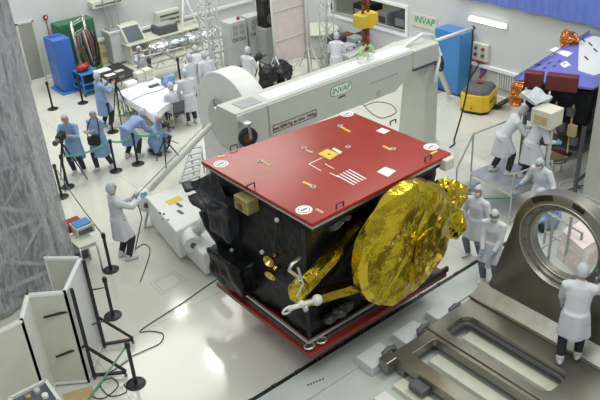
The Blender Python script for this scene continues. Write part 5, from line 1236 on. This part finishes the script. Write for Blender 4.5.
camcorder(lw(pr, (.02, .50, .84)), pr[2], 'black camera held by the kneeling photographer', .8)
q = P(168, 163); tripod(q, .7, 'low black tripod beside the kneeling photographer', .4, .38)
# seated around the table
def seated(lab, at, face, chlab, z=0., **k):
    pr = person(lab, at, face, k.pop('h', 1.74), pelvis=(0, -.05, .56), seat=True, feet=[(-.13, .36, 0), (.13, .36, 0)], hands=k.pop('hands', [(-.12, .38, .76), (.12, .38, .76)]), **k)
    T = chair(at, face, chlab); T.location = pr[1]; return pr
seated('person in white coat sitting with folded arms behind the sheeted table', (145, 85), (122, 100), 'dark chair behind the sheeted table', hands=[(.12, .22, .98), (-.12, .24, 1.02)], mask=False, lean=4)
seated('person in white coat seated at the right corner of sheeted table, nearest the camera', (178, 126), (150, 105), 'dark chair at the right corner of sheeted table', lean=14, mask=True)
person('person in white coat standing between table corner and the arch', (193, 124), (165, 100), 1.70, hands=[(-.15, .38, 1.0), (.15, .38, .98)], lean=10)
person('person in white coat behind the table, left of the lattice mast', (196, 106), (160, 90), 1.70, hands=[(-.15, .3, 1.1), (.15, .3, 1.05)], head=(20, 0))
person('person in white coat partly hidden behind the white arch top', (212, 104), (180, 85), 1.70, lean=12)
person('person in white coat leaning forward, farthest back of the group below the lattice mast', (204, 96), (180, 75), 1.68, lean=25, glove='glove')
pr = person('person in white coat operating a black camera in front of rack cabinets', (250, 100), (290, 80), 1.72, hands=[(-.12, .40, 1.2), (.12, .40, 1.16)], lean=8, mask=True)
q = lw(pr, (.05, .52, 0)); q.z = 0; tripod(q, 1.1, 'black tripod in front of the grey rack cabinets', pr[2], .35); camcorder((q.x, q.y, 1.16), pr[2], 'black camera in front of the grey rack cabinets')
for i, (px, py) in enumerate(((268, 88), (283, 82))):
    q = P(px, py); o = M().ell(q+V((0, 0, .35)), (.32, .28, .35), 14, 10).build('black_bundle', 'black', smooth=True); crinkle(o, 1, .14, 4, i); tag(o, ['crumpled black covered bundle right of the camera operator', 'smaller black bundle at the foot of the white screen'][i], 'bundle')
person('person in white coat standing behind the beam beside thin mast', (337, 84), (360, 50), 1.70, hands=[(-.15, .36, 1.0), (.15, .36, 1.0)], lean=12)
# pair on the platform
pr = person('person in white coat leaning right on the platform, left of the pair', (500, 173), (550, 170), 1.76, z=zp, lean=34, hands=[(-.12, .62, 1.00), (.14, .64, 1.05)], feet=[(-.13, -.12, 0), (.13, .16, 0)], hem=.48, head=(0, 10))
pr = person('person in white coat on the platform reaching towards the second satellite', (527, 180), (570, 176), 1.76, z=zp, lean=26, hands=[(-.10, .52, 1.25), (.18, .46, .95)], feet=[(-.14, -.05, 0), (.13, .18, 0)], hem=.46, head=(0, 15))
# below the platform, arms spread
person('person in white coat with both arms reaching down behind the steel ring', (538, 222), (510, 240), 1.70, hands=[(-.42, .34, .95), (.42, .22, .88)], lean=14, head=(0, 20))
person('person in white coat standing by the gold foil dish with arms at the sides', (474, 257), (440, 285), 1.70, legs='trousers_grey', hands=[(-.26, .12, .82), (.26, .12, .84)], mask=True, hem=.50, feet=[(-.14, 0, 0), (.14, .05, 0)])
person('person in white coat with hands joined beside the steel ring, nearer of two', (489, 281), (472, 310), 1.66, legs='trousers_grey', hands=[(-.10, .28, .88), (.10, .30, .86)], mask=True, hem=.42, head=(10, 18), xy=None, z=.16)
pr = person('person in white coat bending over the steel frame, touching the ring', (568, 361), (582, 262), 1.80, z=.52, hands=[(-.20, .34, .80), (.22, .50, 1.34)], lean=12, hem=.55, mask=False, head=(0, 12), feet=[(-.12, -.04, 0), (.12, .14, 0)])
person('person in blue coat crouching beyond the ring hole', (548, 232), (520, 240), 1.70, coat='blue', seat=True, skirt=True, pelvis=(0, -.05, .50), lean=35, feet=[(-.14, .25, 0), (.14, .0, 0)], hands=[(-.15, .5, .45), (.15, .5, .45)])
# ================================================================== light
def area(px, py, zl, size, en, col=(1, 1, .93)):
    f_ = P(px, py); r = ray(px, py).normalized(); t = zl/-r.z; loc = f_+V((r.x*t, r.y*t, zl))
    return lamp(loc, size, en, col)
def lamp(loc, size, en, col=(1, 1, .93), rot=(0, 0, 0)):
    l = bpy.data.lights.new('hall_lamp', 'AREA'); l.shape = 'DISK'; l.size = size; l.energy = en; l.color = col
    o = bpy.data.objects.new('hall_lamp', l); COL.objects.link(o); o.location = loc; o.rotation_euler = rot; return o
area(180, 310, 10.5, .5, 45); area(220, 355, 10.5, .8, 110); area(494, 148, 10.5, .8, 90)
for x, y in ((2, 4), (8, 4), (14, 5), (3, 20), (9, 20), (14, 21), (14, 13)): lamp((x, y, 10.5), 4.5, 330)
wd = bpy.data.worlds.new('hall_ambient'); S.world = wd; wd.use_nodes = True
bg = wd.node_tree.nodes['Background']; bg.inputs[1].default_value = .60
wn_, wl = wd.node_tree.nodes, wd.node_tree.links
tc = wn_.new('ShaderNodeTexCoord'); sp_ = wn_.new('ShaderNodeSeparateXYZ'); wl.new(tc.outputs['Generated'], sp_.inputs[0])
rp = wn_.new('ShaderNodeValToRGB'); e = rp.color_ramp.elements; e[0].position = 0; e[0].color = (.50, .52, .53, 1); e[1].position = 1; e[1].color = (1.15, 1.2, 1.18, 1)
k = rp.color_ramp.elements.new(.35); k.color = (.70, .74, .76, 1)
wl.new(sp_.outputs['Z'], rp.inputs['Fac'])
wv = wn_.new('ShaderNodeTexWave'); wv.wave_type = 'BANDS'; wv.bands_direction = 'DIAGONAL'; wv.inputs['Scale'].default_value = 2.2; wv.inputs['Distortion'].default_value = .5
wl.new(tc.outputs['Generated'], wv.inputs['Vector']); mr = wn_.new('ShaderNodeMapRange'); mr.inputs['To Min'].default_value = .62; mr.inputs['To Max'].default_value = 1.25; wl.new(wv.outputs['Fac'], mr.inputs['Value'])
vm = wn_.new('ShaderNodeVectorMath'); vm.operation = 'SCALE'; wl.new(rp.outputs['Color'], vm.inputs[0]); wl.new(mr.outputs['Result'], vm.inputs['Scale']); wl.new(vm.outputs[0], bg.inputs[0])
S.view_settings.view_transform = 'Standard'; S.view_settings.look = 'None'; S.view_settings.gamma = 1; S.view_settings.exposure = -0.06
S.view_settings.use_curve_mapping = False
